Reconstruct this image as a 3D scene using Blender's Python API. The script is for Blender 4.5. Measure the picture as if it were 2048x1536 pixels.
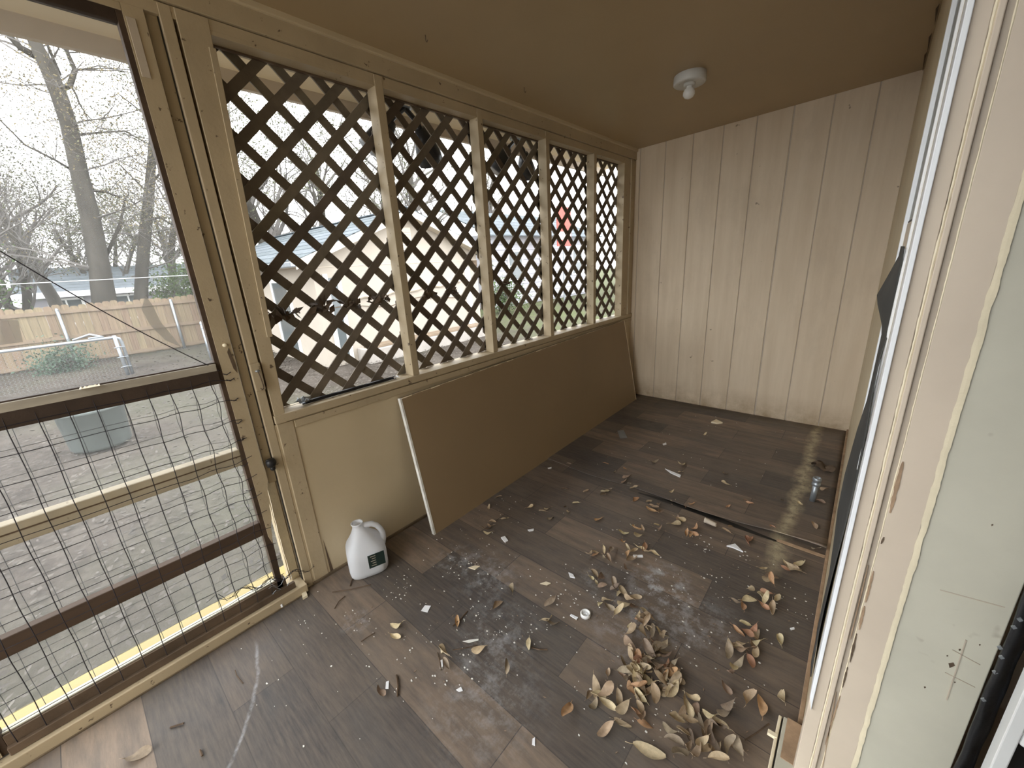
import bpy, bmesh, math, random
from mathutils import Vector, Matrix, Euler
random.seed(7)
S = bpy.context.scene
for o in list(bpy.data.objects): bpy.data.objects.remove(o)
COL = S.collection

# ------------------------------------------------------------------ camera
YAW, PIT, ROL, FPX = -0.7334, -0.2966, -0.0577, 793.48
CAM = Vector((1.7529, 0.0, 1.3918))
D = 3.781; W = 1.8; HL = 2.293; HR = 2.359
_F = Vector((math.sin(YAW)*math.cos(PIT), math.cos(YAW)*math.cos(PIT), math.sin(PIT)))
_R0 = _F.cross(Vector((0, 0, 1))).normalized(); _U0 = _R0.cross(_F)
_R = _R0*math.cos(ROL) + _U0*math.sin(ROL); _U = _U0*math.cos(ROL) - _R0*math.sin(ROL)
def at(u, v, ax, val):
    """point of the place where the sight line of photo pixel (u,v) meets the plane axis=val"""
    d = _R*((u-1024)/FPX) - _U*((v-768)/FPX) + _F
    return CAM + d*((val-CAM[ax])/d[ax])
cd = bpy.data.cameras.new('camera'); cam = bpy.data.objects.new('camera', cd); COL.objects.link(cam)
cd.sensor_fit = 'HORIZONTAL'; cd.sensor_width = 36; cd.lens = FPX/2048*36; cd.clip_start = 0.02; cd.clip_end = 500
cam.matrix_world = Matrix(((_R.x, _U.x, -_F.x, CAM.x), (_R.y, _U.y, -_F.y, CAM.y), (_R.z, _U.z, -_F.z, CAM.z), (0, 0, 0, 1)))
S.camera = cam

# ------------------------------------------------------------------ overcast sky, exposure
wd = bpy.data.worlds.new('overcast_sky'); S.world = wd; wd.use_nodes = True
bg = wd.node_tree.nodes['Background']; bg.inputs[0].default_value = (0.96, 0.985, 1.0, 1); bg.inputs[1].default_value = 1.0
S.view_settings.view_transform = 'Standard'; S.view_settings.look = 'None'
S.view_settings.gamma = 1; S.view_settings.use_curve_mapping = False
S.view_settings.exposure = 2.5

# ------------------------------------------------------------------ materials
def new_mat(name):
    m = bpy.data.materials.new(name); m.use_nodes = True
    nt = m.node_tree; b = nt.nodes['Principled BSDF']
    return m, nt, b
def nd(nt, t, **kw):
    n = nt.nodes.new(t)
    for k, v in kw.items(): setattr(n, k, v)
    return n
def c4(c): return (c[0], c[1], c[2], 1)
def mixc(nt, fac, a, b, mode='MIX'):
    n = nd(nt, 'ShaderNodeMix', data_type='RGBA', blend_type=mode)
    for i, v in ((0, fac), (6, a), (7, b)):
        if hasattr(v, 'links') or hasattr(v, 'is_linked'): nt.links.new(v, n.inputs[i])
        elif i == 0: n.inputs[0].default_value = v
        else: n.inputs[i].default_value = c4(v)
    return n.outputs[2]
def math_(nt, op, a, b=0.0, c=None):
    n = nd(nt, 'ShaderNodeMath', operation=op)
    for i, v in enumerate((a, b) if c is None else (a, b, c)):
        if hasattr(v, 'is_linked'): nt.links.new(v, n.inputs[i])
        else: n.inputs[i].default_value = v
    return n.outputs[0]
def ramp(nt, fac, lo, hi):
    n = nd(nt, 'ShaderNodeMapRange'); n.inputs[1].default_value = lo; n.inputs[2].default_value = hi
    nt.links.new(fac, n.inputs[0]); return n.outputs[0]
def coords(nt, scale=(1, 1, 1), world=False):
    if world: src = nd(nt, 'ShaderNodeNewGeometry').outputs['Position']
    else: src = nd(nt, 'ShaderNodeTexCoord').outputs['Object']
    mp = nd(nt, 'ShaderNodeMapping'); mp.inputs['Scale'].default_value = scale
    nt.links.new(src, mp.inputs[0]); return mp.outputs[0]
def noise(nt, vec, scale, detail=4, rough=.6):
    n = nd(nt, 'ShaderNodeTexNoise'); n.inputs['Scale'].default_value = scale
    n.inputs['Detail'].default_value = detail; n.inputs['Roughness'].default_value = rough
    nt.links.new(vec, n.inputs['Vector']); return n.outputs['Fac']
def simple(name, col, rough=.6, var=.12, scale=5, stretch=(1, 1, 1), bump=0.0, bscale=60, spots=0, spotcol=(.08, .06, .04), metal=0.0, spec=.4, per_obj=0.0):
    m, nt, b = new_mat(name)
    v = coords(nt, stretch, world=True)
    f = ramp(nt, noise(nt, v, scale), .3, .7)
    c = mixc(nt, f, [x*(1-var) for x in col], [min(1, x*(1+var)) for x in col])
    if spots:
        s = ramp(nt, noise(nt, v, spots, 3, .7), .655, .70)
        c = mixc(nt, s, c, spotcol)
    if per_obj:
        oi = nd(nt, 'ShaderNodeObjectInfo').outputs['Random']
        g = ramp(nt, oi, -.0, 1.0)
        n = nd(nt, 'ShaderNodeHueSaturation'); nt.links.new(c, n.inputs['Color'])
        vv = math_(nt, 'MULTIPLY_ADD', g, 2*per_obj, 1-per_obj); nt.links.new(vv, n.inputs['Value'])
        nt.links.new(math_(nt, 'MULTIPLY_ADD', g, .03, .485), n.inputs['Hue'])
        c = n.outputs[0]
    nt.links.new(c, b.inputs['Base Color'])
    b.inputs['Roughness'].default_value = rough; b.inputs['Metallic'].default_value = metal
    b.inputs['Specular IOR Level'].default_value = spec
    if bump:
        bn = nd(nt, 'ShaderNodeBump'); bn.inputs['Strength'].default_value = bump; bn.inputs['Distance'].default_value = .004
        nt.links.new(noise(nt, v, bscale, 5), bn.inputs['Height']); nt.links.new(bn.outputs[0], b.inputs['Normal'])
    return m
M = {}
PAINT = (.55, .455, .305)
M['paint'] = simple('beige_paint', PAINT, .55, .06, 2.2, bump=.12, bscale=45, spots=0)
M['paint_worn'] = simple('worn_beige_paint', (.45, .365, .242), .55, .09, 3, bump=.2, bscale=50, spots=26, spotcol=(.12, .085, .055))  # darker than the wall paint to put in the porch shade; spots are wear
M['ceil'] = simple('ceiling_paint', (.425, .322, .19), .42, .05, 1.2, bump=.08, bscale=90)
M['wood_brown'] = simple('bare_brown_wood', (.07, .044, .028), .7, .35, 9, (1, .15, 1), bump=.3, bscale=40)
M['wood_dark'] = simple('weathered_dark_wood', (.11, .075, .048), .75, .3, 8, bump=.3, bscale=60)
M['lattice'] = simple('lattice_wood', (.155, .128, .10), .8, .25, 7, bump=.25, bscale=60, per_obj=.22)
M['wire'] = simple('rusty_wire', (.028, .025, .030), .6, .3, 20, metal=.0, spec=.2)
M['wire_soft'] = simple('outer_wire', (.05, .048, .052), .6, .2, 20, metal=.0, spec=.2)
M['galv'] = simple('galvanized_steel', (.34, .37, .40), .38, .12, 14, metal=.65, spec=.5)
M['white'] = simple('white_paint', (.82, .83, .82), .4, .04, 5)
M['white_alu'] = simple('white_aluminium', (.86, .88, .9), .3, .03, 5)
M['cream'] = simple('cream_old_paint', (.80, .71, .52), .6, .08, 12, bump=.3, bscale=60)
M['casing'] = simple('casing_paint', (.64, .545, .435), .5, .05, 6, bump=.1, bscale=40)
M['casing_dark'] = simple('casing_groove_paint', (.50, .43, .345), .5, .06, 6, bump=.1)
M['jamb'] = simple('grey_green_jamb_paint', (.56, .54, .445), .45, .05, 7, bump=.15, bscale=35, spots=11, spotcol=(.43, .40, .32))
M['black_rubber'] = simple('black_rubber', (.018, .018, .02), .45, .4, 18, bump=.4, bscale=30)
M['black_cloth'] = simple('charcoal_sheet', (.055, .055, .052), .7, .15, 9, bump=.1, bscale=200)
M['black'] = simple('black_plastic', (.012, .012, .014), .35, .2, 8)
M['panel'] = simple('tan_board_face', (.265, .187, .107), .5, .05, 1.5, bump=.04, bscale=120)
M['panel_edge'] = simple('white_gypsum_edge', (.74, .73, .69), .7, .25, 16, (1, 1, 1), spots=14, spotcol=(.28, .27, .25))
M['tar'] = simple('dark_seam', (.022, .02, .018), .5, .3, 20)
M['grime'] = simple('grimy_bottom_trim', (.13, .095, .06), .8, .4, 10, bump=.3)
M['brownstrip'] = simple('brown_edge_strip', (.36, .245, .155), .7, .3, 16, bump=.3)
M['leafs'] = []
for i, c in enumerate([(.38, .28, .18), (.47, .365, .235), (.29, .21, .14), (.43, .25, .145), (.53, .44, .28), (.27, .21, .15)]):
    M['leafs'].append(simple('dry_leaf_%d' % i, c, .65, .22, 60, bump=.2, bscale=200, per_obj=.18))
M['chip'] = simple('paint_chip', (.80, .79, .74), .6, .06, 40)
M['paper'] = simple('white_paper', (.85, .86, .88), .6, .02, 40)
M['twig'] = simple('dry_twig', (.10, .065, .04), .8, .3, 40)
M['porcelain'] = simple('white_porcelain', (.62, .62, .60), .3, .04, 9)
M['bulb'] = simple('frosted_bulb', (.80, .80, .78), .25, .02, 9)
M['bug'] = simple('dead_bug', (.02, .012, .008), .6, .2, 40)
# outdoors
M['fence'] = simple('cedar_fence_board', (.225, .17, .112), .8, .22, 2.6, (1, 12, .6), bump=.2, bscale=20, per_obj=.08)
M['fence_rail'] = simple('fence_rail', (.22, .165, .115), .8, .15, 6)
M['bark'] = simple('grey_bark', (.055, .049, .04), .9, .35, 5, (1, 1, .25), bump=.8, bscale=12)
M['twigs_far'] = simple('bare_twigs', (.15, .138, .128), .9, .2, 3)
M['leaf_olive'] = simple('olive_foliage', (.095, .10, .055), .8, .45, 2.5)
M['leaf_yellow'] = simple('yellowing_foliage', (.16, .13, .065), .8, .4, 3)
M['leaf_green'] = simple('green_foliage', (.075, .115, .04), .8, .45, 3)
M['leaf_bluegreen'] = simple('bluegreen_foliage', (.07, .11, .075), .8, .4, 3)
M['stucco'] = simple('cream_siding_paint', (.40, .355, .30), .75, .05, 1.5, bump=.15)
M['shingle'] = simple('grey_shingle', (.10, .118, .13), .85, .22, 6, bump=.3, per_obj=.18)
M['trimw'] = simple('cream_trim', (.56, .50, .41), .6, .05, 3)
M['glass_dark'] = simple('dark_glass', (.10, .115, .12), .12, .1, 3, spec=.6)
M['lilac'] = simple('pale_siding', (.36, .355, .385), .7, .05, 2)
M['red'] = simple('red_panel', (.45, .07, .05), .5, .1, 4)
M['blue'] = simple('blue_plastic', (.09, .24, .45), .4, .1, 4)
M['tub'] = simple('green_plastic_tub', (.085, .098, .092), .5, .15, 6)
M['concrete'] = simple('concrete', (.36, .33, .30), .9, .12, 4)
M['yellow'] = simple('yellow_pine_board', (.36, .28, .11), .75, .14, 6, (1, .1, 1), bump=.2)
M['litter'] = simple('leaf_litter', (.088, .076, .064), .85, .5, 3.2)
M['soffit'] = simple('pale_soffit_paint', (.80, .69, .50), .6, .05, 2)
M['weathered'] = simple('weathered_grey_wood', (.40, .36, .295), .8, .3, 14, (1, .2, 1), bump=.3)
M['wood_deep'] = simple('dark_wet_wood', (.045, .028, .018), .8, .3, 9, bump=.3)  # deepest brown, for the top rail and the middle rail's front
M['rail_paint'] = simple('old_rail_paint', (.40, .345, .25), .6, .12, 8, bump=.2, spots=30)
M['green_label'] = simple('dark_green_label', (.012, .024, .02), .4, .2, 30)

def floor_mat():
    m, nt, b = new_mat('printed_vinyl_planks')
    v = coords(nt, (1, 1, 1), world=True)
    br = nd(nt, 'ShaderNodeTexBrick'); br.offset = .37; br.offset_frequency = 2; br.squash = 1.0
    br.inputs['Scale'].default_value = 1.0
    br.inputs['Brick Width'].default_value = .78; br.inputs['Row Height'].default_value = .195
    br.inputs['Mortar Size'].default_value = .0016; br.inputs['Mortar Smooth'].default_value = .2; br.inputs['Bias'].default_value = 0
    mp = nd(nt, 'ShaderNodeMapping'); mp.inputs['Location'].default_value = (.13, -.05, 0)
    nt.links.new(v, mp.inputs[0]); nt.links.new(mp.outputs[0], br.inputs['Vector'])
    br.inputs['Color1'].default_value = (0, 0, 0, 1); br.inputs['Color2'].default_value = (1, 1, 1, 1); br.inputs['Mortar'].default_value = (.0, .0, .0, 1)
    plank = mixc(nt, br.outputs['Color'], (.056, .052, .052), (.29, .213, .153))
    vs = coords(nt, (1.3, 9, 1), world=True)
    grain = ramp(nt, noise(nt, vs, 2.4, 8, .72), .38, .62)
    c = mixc(nt, math_(nt, 'MULTIPLY', grain, .62), plank, (.050, .047, .048))
    vs2 = coords(nt, (3, 34, 1), world=True)
    fine = ramp(nt, noise(nt, vs2, 3.0, 4, .6), .35, .7)
    c = mixc(nt, math_(nt, 'MULTIPLY', fine, .42), c, (.20, .155, .12))
    # grey patches of print
    gp = ramp(nt, noise(nt, coords(nt, (1.2, 2.4, 1), world=True), 2.1, 5, .6), .5, .66)
    c = mixc(nt, math_(nt, 'MULTIPLY', gp, .38), c, (.078, .076, .077))
    # dust film
    dust = ramp(nt, noise(nt, v, 1.7, 8, .7), .42, .8)
    c = mixc(nt, math_(nt, 'MULTIPLY', dust, .34), c, (.26, .22, .175))
    c = mixc(nt, math_(nt, 'MULTIPLY', math_(nt, 'SUBTRACT', 1.0, br.outputs['Fac']), 0.0), c, (0, 0, 0))
    c = mixc(nt, math_(nt, 'MULTIPLY', br.outputs['Fac'], .28), c, (.03, .027, .025))
    sx = nd(nt, 'ShaderNodeSeparateXYZ'); nt.links.new(v, sx.inputs[0]); X, Y = sx.outputs[0], sx.outputs[1]
    # old pale paint line along the house side of the floor
    wob = math_(nt, 'MULTIPLY_ADD', noise(nt, v, 2.2, 5, .7), .16, -.08)
    dx = math_(nt, 'ABSOLUTE', math_(nt, 'SUBTRACT', math_(nt, 'ADD', X, wob), 1.625))
    line = math_(nt, 'SUBTRACT', 1.0, ramp(nt, dx, .003, .05))
    far = ramp(nt, Y, 1.72, 1.95)
    patch = ramp(nt, noise(nt, v, 13, 7, .8), .36, .55)
    lf = math_(nt, 'MULTIPLY', math_(nt, 'MULTIPLY', line, far), patch)
    c = mixc(nt, math_(nt, 'MULTIPLY', lf, .95), c, (.48, .41, .27))
    # chalky scuffs and spatter with their own shapes
    def scuff(cx, cy, rad, amt, c, sc=16):
        d = nd(nt, 'ShaderNodeVectorMath', operation='DISTANCE'); nt.links.new(v, d.inputs[0]); d.inputs[1].default_value = (cx, cy, 0)
        a = math_(nt, 'SUBTRACT', 1.0, ramp(nt, d.outputs['Value'], rad*.2, rad))
        a = math_(nt, 'MULTIPLY', a, ramp(nt, noise(nt, v, sc, 6, .75), .47, .66))
        return mixc(nt, math_(nt, 'MULTIPLY', a, amt), c, (.55, .56, .58))
    for cx, cy, rd, am in ((1.26, 1.45, .16, .9), (.42, 1.0, .14, .5), (.62, 1.02, .2, .4), (1.02, 1.30, .12, .3), (1.28, 1.2, .25, .45), (.86, .82, .2, .35), (1.45, 1.36, .18, .4), (.36, .5, .08, .4), (1.0, .62, .25, .3)):
        c = scuff(cx, cy, rd, am, c)
    # door swing scratch arc, centred on the hinge side of the screen door
    d = nd(nt, 'ShaderNodeVectorMath', operation='DISTANCE'); nt.links.new(v, d.inputs[0]); d.inputs[1].default_value = (-.02, -.62, 0)
    w2 = math_(nt, 'MULTIPLY_ADD', noise(nt, v, 5, 3), .03, -.015)
    ra = math_(nt, 'ABSOLUTE', math_(nt, 'SUBTRACT', math_(nt, 'ADD', d.outputs['Value'], w2), .825))
    arc = math_(nt, 'SUBTRACT', 1.0, ramp(nt, ra, .001, .008))
    arc = math_(nt, 'MULTIPLY', arc, ramp(nt, X, .1, .2)); arc = math_(nt, 'MULTIPLY', arc, math_(nt, 'SUBTRACT', 1.0, ramp(nt, X, .5, .62)))
    arc = math_(nt, 'MULTIPLY', arc, ramp(nt, noise(nt, v, 30, 4, .7), .35, .6))
    c = mixc(nt, math_(nt, 'MULTIPLY', arc, .36), c, (.6, .62, .66))
    nt.links.new(c, b.inputs['Base Color'])
    r = ramp(nt, noise(nt, v, 3.3, 5), .25, .75)
    nt.links.new(math_(nt, 'MULTIPLY_ADD', r, .22, .40), b.inputs['Roughness'])
    b.inputs['Specular IOR Level'].default_value = .34
    bn = nd(nt, 'ShaderNodeBump'); bn.inputs['Strength'].default_value = .25; bn.inputs['Distance'].default_value = .002
    nt.links.new(noise(nt, coords(nt, (4, 14, 4), world=True), 6, 4), bn.inputs['Height']); nt.links.new(bn.outputs[0], b.inputs['Normal'])
    return m
M['floor'] = floor_mat()

def backwall_mat():
    m, nt, b = new_mat('stained_beige_siding')
    v = coords(nt, (1, 1, 1), world=True)
    c = mixc(nt, ramp(nt, noise(nt, coords(nt, (6, 6, .5), world=True), 2.2, 4), .3, .7), (.60, .485, .345), (.69, .575, .43))
    sx = nd(nt, 'ShaderNodeSeparateXYZ'); nt.links.new(v, sx.inputs[0]); Z = sx.outputs[2]
    low = math_(nt, 'SUBTRACT', 1.0, ramp(nt, Z, .0, .22))
    st = math_(nt, 'MULTIPLY', low, ramp(nt, noise(nt, v, 4.5, 6, .7), .36, .62))
    c = mixc(nt, math_(nt, 'MULTIPLY', st, .75), c, (.26, .17, .08))
    sp = ramp(nt, noise(nt, v, 16, 2, .5), .765, .79)
    c = mixc(nt, math_(nt, 'MULTIPLY', sp, .7), c, (.14, .095, .06))
    sm = ramp(nt, noise(nt, coords(nt, (1.2, 1, .6), world=True), 2.4, 6, .7), .52, .78)
    c = mixc(nt, math_(nt, 'MULTIPLY', sm, .28), c, (.33, .245, .16))
    nt.links.new(c, b.inputs['Base Color']); b.inputs['Roughness'].default_value = .6
    bn = nd(nt, 'ShaderNodeBump'); bn.inputs['Strength'].default_value = .22; bn.inputs['Distance'].default_value = .004
    nt.links.new(noise(nt, coords(nt, (30, 30, 2.5), world=True), 2, 5), bn.inputs['Height']); nt.links.new(bn.outputs[0], b.inputs['Normal'])
    return m
M['backwall'] = backwall_mat()

def ground_mat():
    m, nt, b = new_mat('dirt_and_thin_grass')
    v = coords(nt, (1, 1, 1), world=True)
    c = mixc(nt, ramp(nt, noise(nt, v, 1.1, 8, .7), .32, .7), (.040, .033, .028), (.115, .098, .083))
    c = mixc(nt, ramp(nt, noise(nt, v, 14, 6, .75), .45, .75), c, (.125, .108, .092))
    g = math_(nt, 'MULTIPLY', ramp(nt, noise(nt, v, .35, 5, .6), .47, .62), .75)
    c = mixc(nt, math_(nt, 'MULTIPLY', g, .6), c, (.105, .108, .072))
    sx = nd(nt, 'ShaderNodeSeparateXYZ'); nt.links.new(v, sx.inputs[0])
    lawn = math_(nt, 'MULTIPLY', ramp(nt, sx.outputs[1], 7.0, 9.0), ramp(nt, noise(nt, v, 1.4, 5, .7), .3, .55))
    c = mixc(nt, math_(nt, 'MULTIPLY', lawn, .7), c, (.10, .12, .05))
    nt.links.new(c, b.inputs['Base Color']); b.inputs['Roughness'].default_value = .95; b.inputs['Specular IOR Level'].default_value = .1
    bn = nd(nt, 'ShaderNodeBump'); bn.inputs['Strength'].default_value = .8; bn.inputs['Distance'].default_value = .05
    nt.links.new(noise(nt, v, 9, 8, .7), bn.inputs['Height']); nt.links.new(bn.outputs[0], b.inputs['Normal'])
    return m
M['ground'] = ground_mat()

def see_through(name, col, opacity, rough=.8):
    m, nt, b = new_mat(name)
    out = nt.nodes['Material Output']
    tr = nd(nt, 'ShaderNodeBsdfTransparent'); df = nd(nt, 'ShaderNodeBsdfDiffuse'); df.inputs[0].default_value = c4(col)
    tl = nd(nt, 'ShaderNodeBsdfTranslucent'); tl.inputs[0].default_value = c4(col)
    ad = nd(nt, 'ShaderNodeMixShader'); ad.inputs[0].default_value = .5
    nt.links.new(df.outputs[0], ad.inputs[1]); nt.links.new(tl.outputs[0], ad.inputs[2])
    mx = nd(nt, 'ShaderNodeMixShader'); mx.inputs[0].default_value = opacity
    nt.links.new(tr.outputs[0], mx.inputs[1]); nt.links.new(ad.outputs[0], mx.inputs[2]); nt.links.new(mx.outputs[0], out.inputs[0])
    return m
M['screen'] = see_through('grey_insect_screen', (.60, .62, .63), .15)
M['screen_fold'] = see_through('folded_insect_screen', (.22, .20, .17), .42)
def jug_mat():
    m, nt, b = new_mat('milky_jug_plastic')
    out = nt.nodes['Material Output']
    tl = nd(nt, 'ShaderNodeBsdfTranslucent'); tl.inputs[0].default_value = (.90, .92, .96, 1)
    b.inputs['Base Color'].default_value = (.84, .86, .90, 1); b.inputs['Roughness'].default_value = .35
    tr = nd(nt, 'ShaderNodeBsdfTransparent')
    a = nd(nt, 'ShaderNodeMixShader'); a.inputs[0].default_value = .35; nt.links.new(b.outputs[0], a.inputs[1]); nt.links.new(tl.outputs[0], a.inputs[2])
    k = nd(nt, 'ShaderNodeMixShader'); k.inputs[0].default_value = .14; nt.links.new(a.outputs[0], k.inputs[1]); nt.links.new(tr.outputs[0], k.inputs[2])
    nt.links.new(k.outputs[0], out.inputs[0]); return m
M['jug'] = jug_mat()
M['liquid'] = simple('cloudy_water', (.42, .43, .42), .2, .03, 5)

# ------------------------------------------------------------------ mesh helpers
def wloc(o):
    v = Vector((0, 0, 0))
    while o: v += o.location; o = o.parent
    return v
class MB:
    def __init__(s): s.v = []; s.f = []
    def quad(s, *p):
        n = len(s.v); s.v += [tuple(x) for x in p]; s.f.append(tuple(range(n, n+len(p)))); return s
    def box(s, x0, x1, y0, y1, z0, z1):
        n = len(s.v)
        s.v += [(x0, y0, z0), (x1, y0, z0), (x1, y1, z0), (x0, y1, z0), (x0, y0, z1), (x1, y0, z1), (x1, y1, z1), (x0, y1, z1)]
        for a in ((3, 2, 1, 0), (4, 5, 6, 7), (0, 1, 5, 4), (1, 2, 6, 5), (2, 3, 7, 6), (3, 0, 4, 7)): s.f.append(tuple(n+i for i in a))
        return s
    def prism(s, poly, d):
        """poly: list of Vector in a plane, extruded by vector d"""
        n = len(s.v); k = len(poly); d = Vector(d)
        s.v += [tuple(p) for p in poly] + [tuple(Vector(p)+d) for p in poly]
        s.f.append(tuple(range(n+k-1, n-1, -1))); s.f.append(tuple(range(n+k, n+2*k)))
        for i in range(k): j = (i+1) % k; s.f.append((n+i, n+j, n+k+j, n+k+i))
        return s
    def bar(s, p, q, w, h, up=(0, 0, 1)):
        p, q = Vector(p), Vector(q); d = (q-p).normalized(); up = Vector(up)
        a = d.cross(up)
        if a.length < 1e-4: a = d.cross(Vector((0, 1, 0)))
        a.normalize(); b = a.cross(d)
        poly = [p+a*w/2+b*h/2, p-a*w/2+b*h/2, p-a*w/2-b*h/2, p+a*w/2-b*h/2]
        return s.prism(poly, q-p)
    def tube(s, path, rad, n=6, caps=True):
        path = [Vector(p) for p in path]
        if not hasattr(rad, '__len__'): rad = [rad]*len(path)
        base = len(s.v); ref = None
        for i, p in enumerate(path):
            t = (path[min(i+1, len(path)-1)]-path[max(i-1, 0)])
            if t.length < 1e-9: t = Vector((0, 0, 1))
            t.normalize()
            if ref is None: ref = Vector((0, 0, 1)) if abs(t.z) < .9 else Vector((1, 0, 0))
            a = t.cross(ref).normalized(); b = a.cross(t); ref = b
            for k in range(n):
                an = 2*math.pi*k/n; s.v.append(tuple(p+(a*math.cos(an)+b*math.sin(an))*rad[i]))
        for i in range(len(path)-1):
            for k in range(n):
                k2 = (k+1) % n; o = base+i*n
                s.f.append((o+k, o+k2, o+n+k2, o+n+k))
        if caps and n > 2:
            s.f.append(tuple(base+k for k in range(n-1, -1, -1))); o = base+(len(path)-1)*n; s.f.append(tuple(o+k for k in range(n)))
        return s
    def lathe(s, prof, c=(0, 0, 0), n=24):
        base = len(s.v)
        for r, z in prof:
            for k in range(n):
                an = 2*math.pi*k/n; s.v.append((c[0]+r*math.cos(an), c[1]+r*math.sin(an), c[2]+z))
        for i in range(len(prof)-1):
            for k in range(n):
                k2 = (k+1) % n; o = base+i*n; s.f.append((o+k, o+k2, o+n+k2, o+n+k))
        return s
    def grid(s, fn, nu, nv):
        base = len(s.v)
        for i in range(nu+1):
            for j in range(nv+1): s.v.append(tuple(fn(i/nu, j/nv)))
        for i in range(nu):
            for j in range(nv):
                o = base+i*(nv+1)+j; s.f.append((o, o+nv+1, o+nv+2, o+1))
        return s
    def build(s, name, mat, parent=None, smooth=False, bevel=0, solid=0):
        off = wloc(parent) if parent else Vector((0, 0, 0))
        me = bpy.data.meshes.new(name); me.from_pydata([tuple(Vector(p)-off) for p in s.v], [], s.f); me.update()
        o = bpy.data.objects.new(name, me); COL.objects.link(o); o.parent = parent
        me.materials.append(M[mat] if isinstance(mat, str) else mat)
        if smooth:
            for p in me.polygons: p.use_smooth = True
        if solid:
            k = o.modifiers.new('thick', 'SOLIDIFY'); k.thickness = solid; k.offset = 0
        if bevel:
            k = o.modifiers.new('bevel', 'BEVEL'); k.width = bevel; k.segments = 2; k.limit_method = 'ANGLE'
        return o
def empty(name, loc=(0, 0, 0)):
    o = bpy.data.objects.new(name, None); COL.objects.link(o); o.location = loc; o.empty_display_size = .05
    return o
def tag(o, label, cat=None, group=None, kind=None):
    o['label'] = label
    if cat: o['category'] = cat
    if group: o['group'] = group
    if kind: o['kind'] = kind
    return o
def box(name, mat, parent, *b, bevel=.002): return MB().box(*b).build(name, mat, parent, bevel=bevel)
def rnd(a, b): return random.uniform(a, b)

# =================================================================== STRUCTURE
# ---- floor
fl = box('floor', 'floor', None, -.02, 2.05, -1.3, D+.05, -.06, 0, bevel=0)
tag(fl, 'worn printed wood-look vinyl floor of the porch', 'floor', kind='structure')
def sheet(u, v):
    x = .03+u*(W-.04); y = 2.09+v*v*(D-2.09-.002)
    e = max(0, 1-(y-2.09)/.30)
    lift = 0 if x < .9 else (min(1, (x-.9)/.3))*.010
    lift += .022*max(0, min(1, (x-1.45)/.3))
    yy = y+ (.03*max(0, (x-1.55)/.25) if v == 0 else 0) + (.012*math.sin(x*9)*max(0, 1-(y-2.09)/.2))
    return (x, yy, .0035+lift*e*e)
o = MB().grid(sheet, 60, 24).build('vinyl_sheet', 'floor', fl, smooth=True, solid=.004); o['label'] = 'far vinyl sheet with its torn front edge lifting'
o = MB().grid(lambda u, v: (.88+u*.88, 2.068+.012*math.sin(u*5)+(v-.5)*.042*math.sin(math.pi*min(1, u*1.0+.08))+.02*u*0, .0012), 24, 1).build('seam_gap', 'tar', fl)  # flat black strip put in for the shadow under the lifted edge
o['label'] = 'black open seam across the vinyl'
MB().grid(lambda u, v: (1.60+u*.19, 2.062-.004*u+(v-.5)*(.018), .004+.003*v), 12, 1).build('seam_strip', 'brownstrip', fl, solid=.003)
# a curled flap of vinyl on the seam
p = at(1420, 1052, 2, 0)
MB().grid(lambda u, v: (p.x-.03+.06*u, p.y+.02-.03*math.sin(v*2.6), .005+.03*(1-math.cos(v*2.6))*.6*(1-u*.3)), 6, 8).build('vinyl_curl', 'casing_dark', fl, smooth=True, solid=.002)

# ---- back wall: vertical siding boards
wb = box('wall_back', 'casing_dark', None, -.1, W+.25, D+.006, D+.08, -.05, 2.5, bevel=0)
tag(wb, 'beige grooved plank siding wall at the porch end', 'wall', kind='structure')
gx = [-.02]+[.043+.2247*k for k in range(8)]+[W+.02]
for i in range(9):
    g = .0035 if i not in (5, 6) else .005
    MB().box(gx[i]+(.003 if i != 6 else .006), gx[i+1]-.003, D, D+.016, .004, 2.45).build('siding_board', 'backwall', wb, bevel=.0025)
box('bottom_gap', 'grime', wb, 0, W, D-.002, D+.01, 0, .006, bevel=0)

# ---- ceiling (slopes down to the outside)
cm = MB(); y0, y1 = -1.05, D+.05
def cz(x): return HL+(HR-HL)*x/W
cm.prism([Vector((-.02, y0, cz(-.02))), Vector((W+.1, y0, cz(W+.1))), Vector((W+.1, y0, cz(W)+.12)), Vector((-.02, y0, cz(0)+.12))], (0, y1-y0, 0))
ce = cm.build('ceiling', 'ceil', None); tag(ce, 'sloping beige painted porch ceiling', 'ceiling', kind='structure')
for u, v in ((850, 65), (1048, 170)):
    h = at(u, v, 2, 2.31); z = cz(h.x)
    MB().tube([(h.x, h.y, z+.002), (h.x, h.y, z-.018), (h.x+.006, h.y, z-.026), (h.x+.012, h.y, z-.02)], .0018, 5).build('ceiling_hook', 'wood_dark', ce)

for i, (u, v, L_) in enumerate(((1868, 20, .12), (1858, 75, .16), (1846, 120, .2))):
    p = at(u, v, 2, HR-.004); y_ = min(p.y, 3.5)
    MB().prism([Vector((W-.012, y_, cz(W-.012)-.001)), Vector((W-.004, y_-.05, cz(W-.004)-.002)), Vector((W-.002, y_+L_*1.6, cz(W-.002)-.002)), Vector((W-.007, y_+L_*.8, cz(W-.007)-.001))], (0, 0, -.004)).build('peeling_sliver', 'wood_dark', ce)
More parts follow.
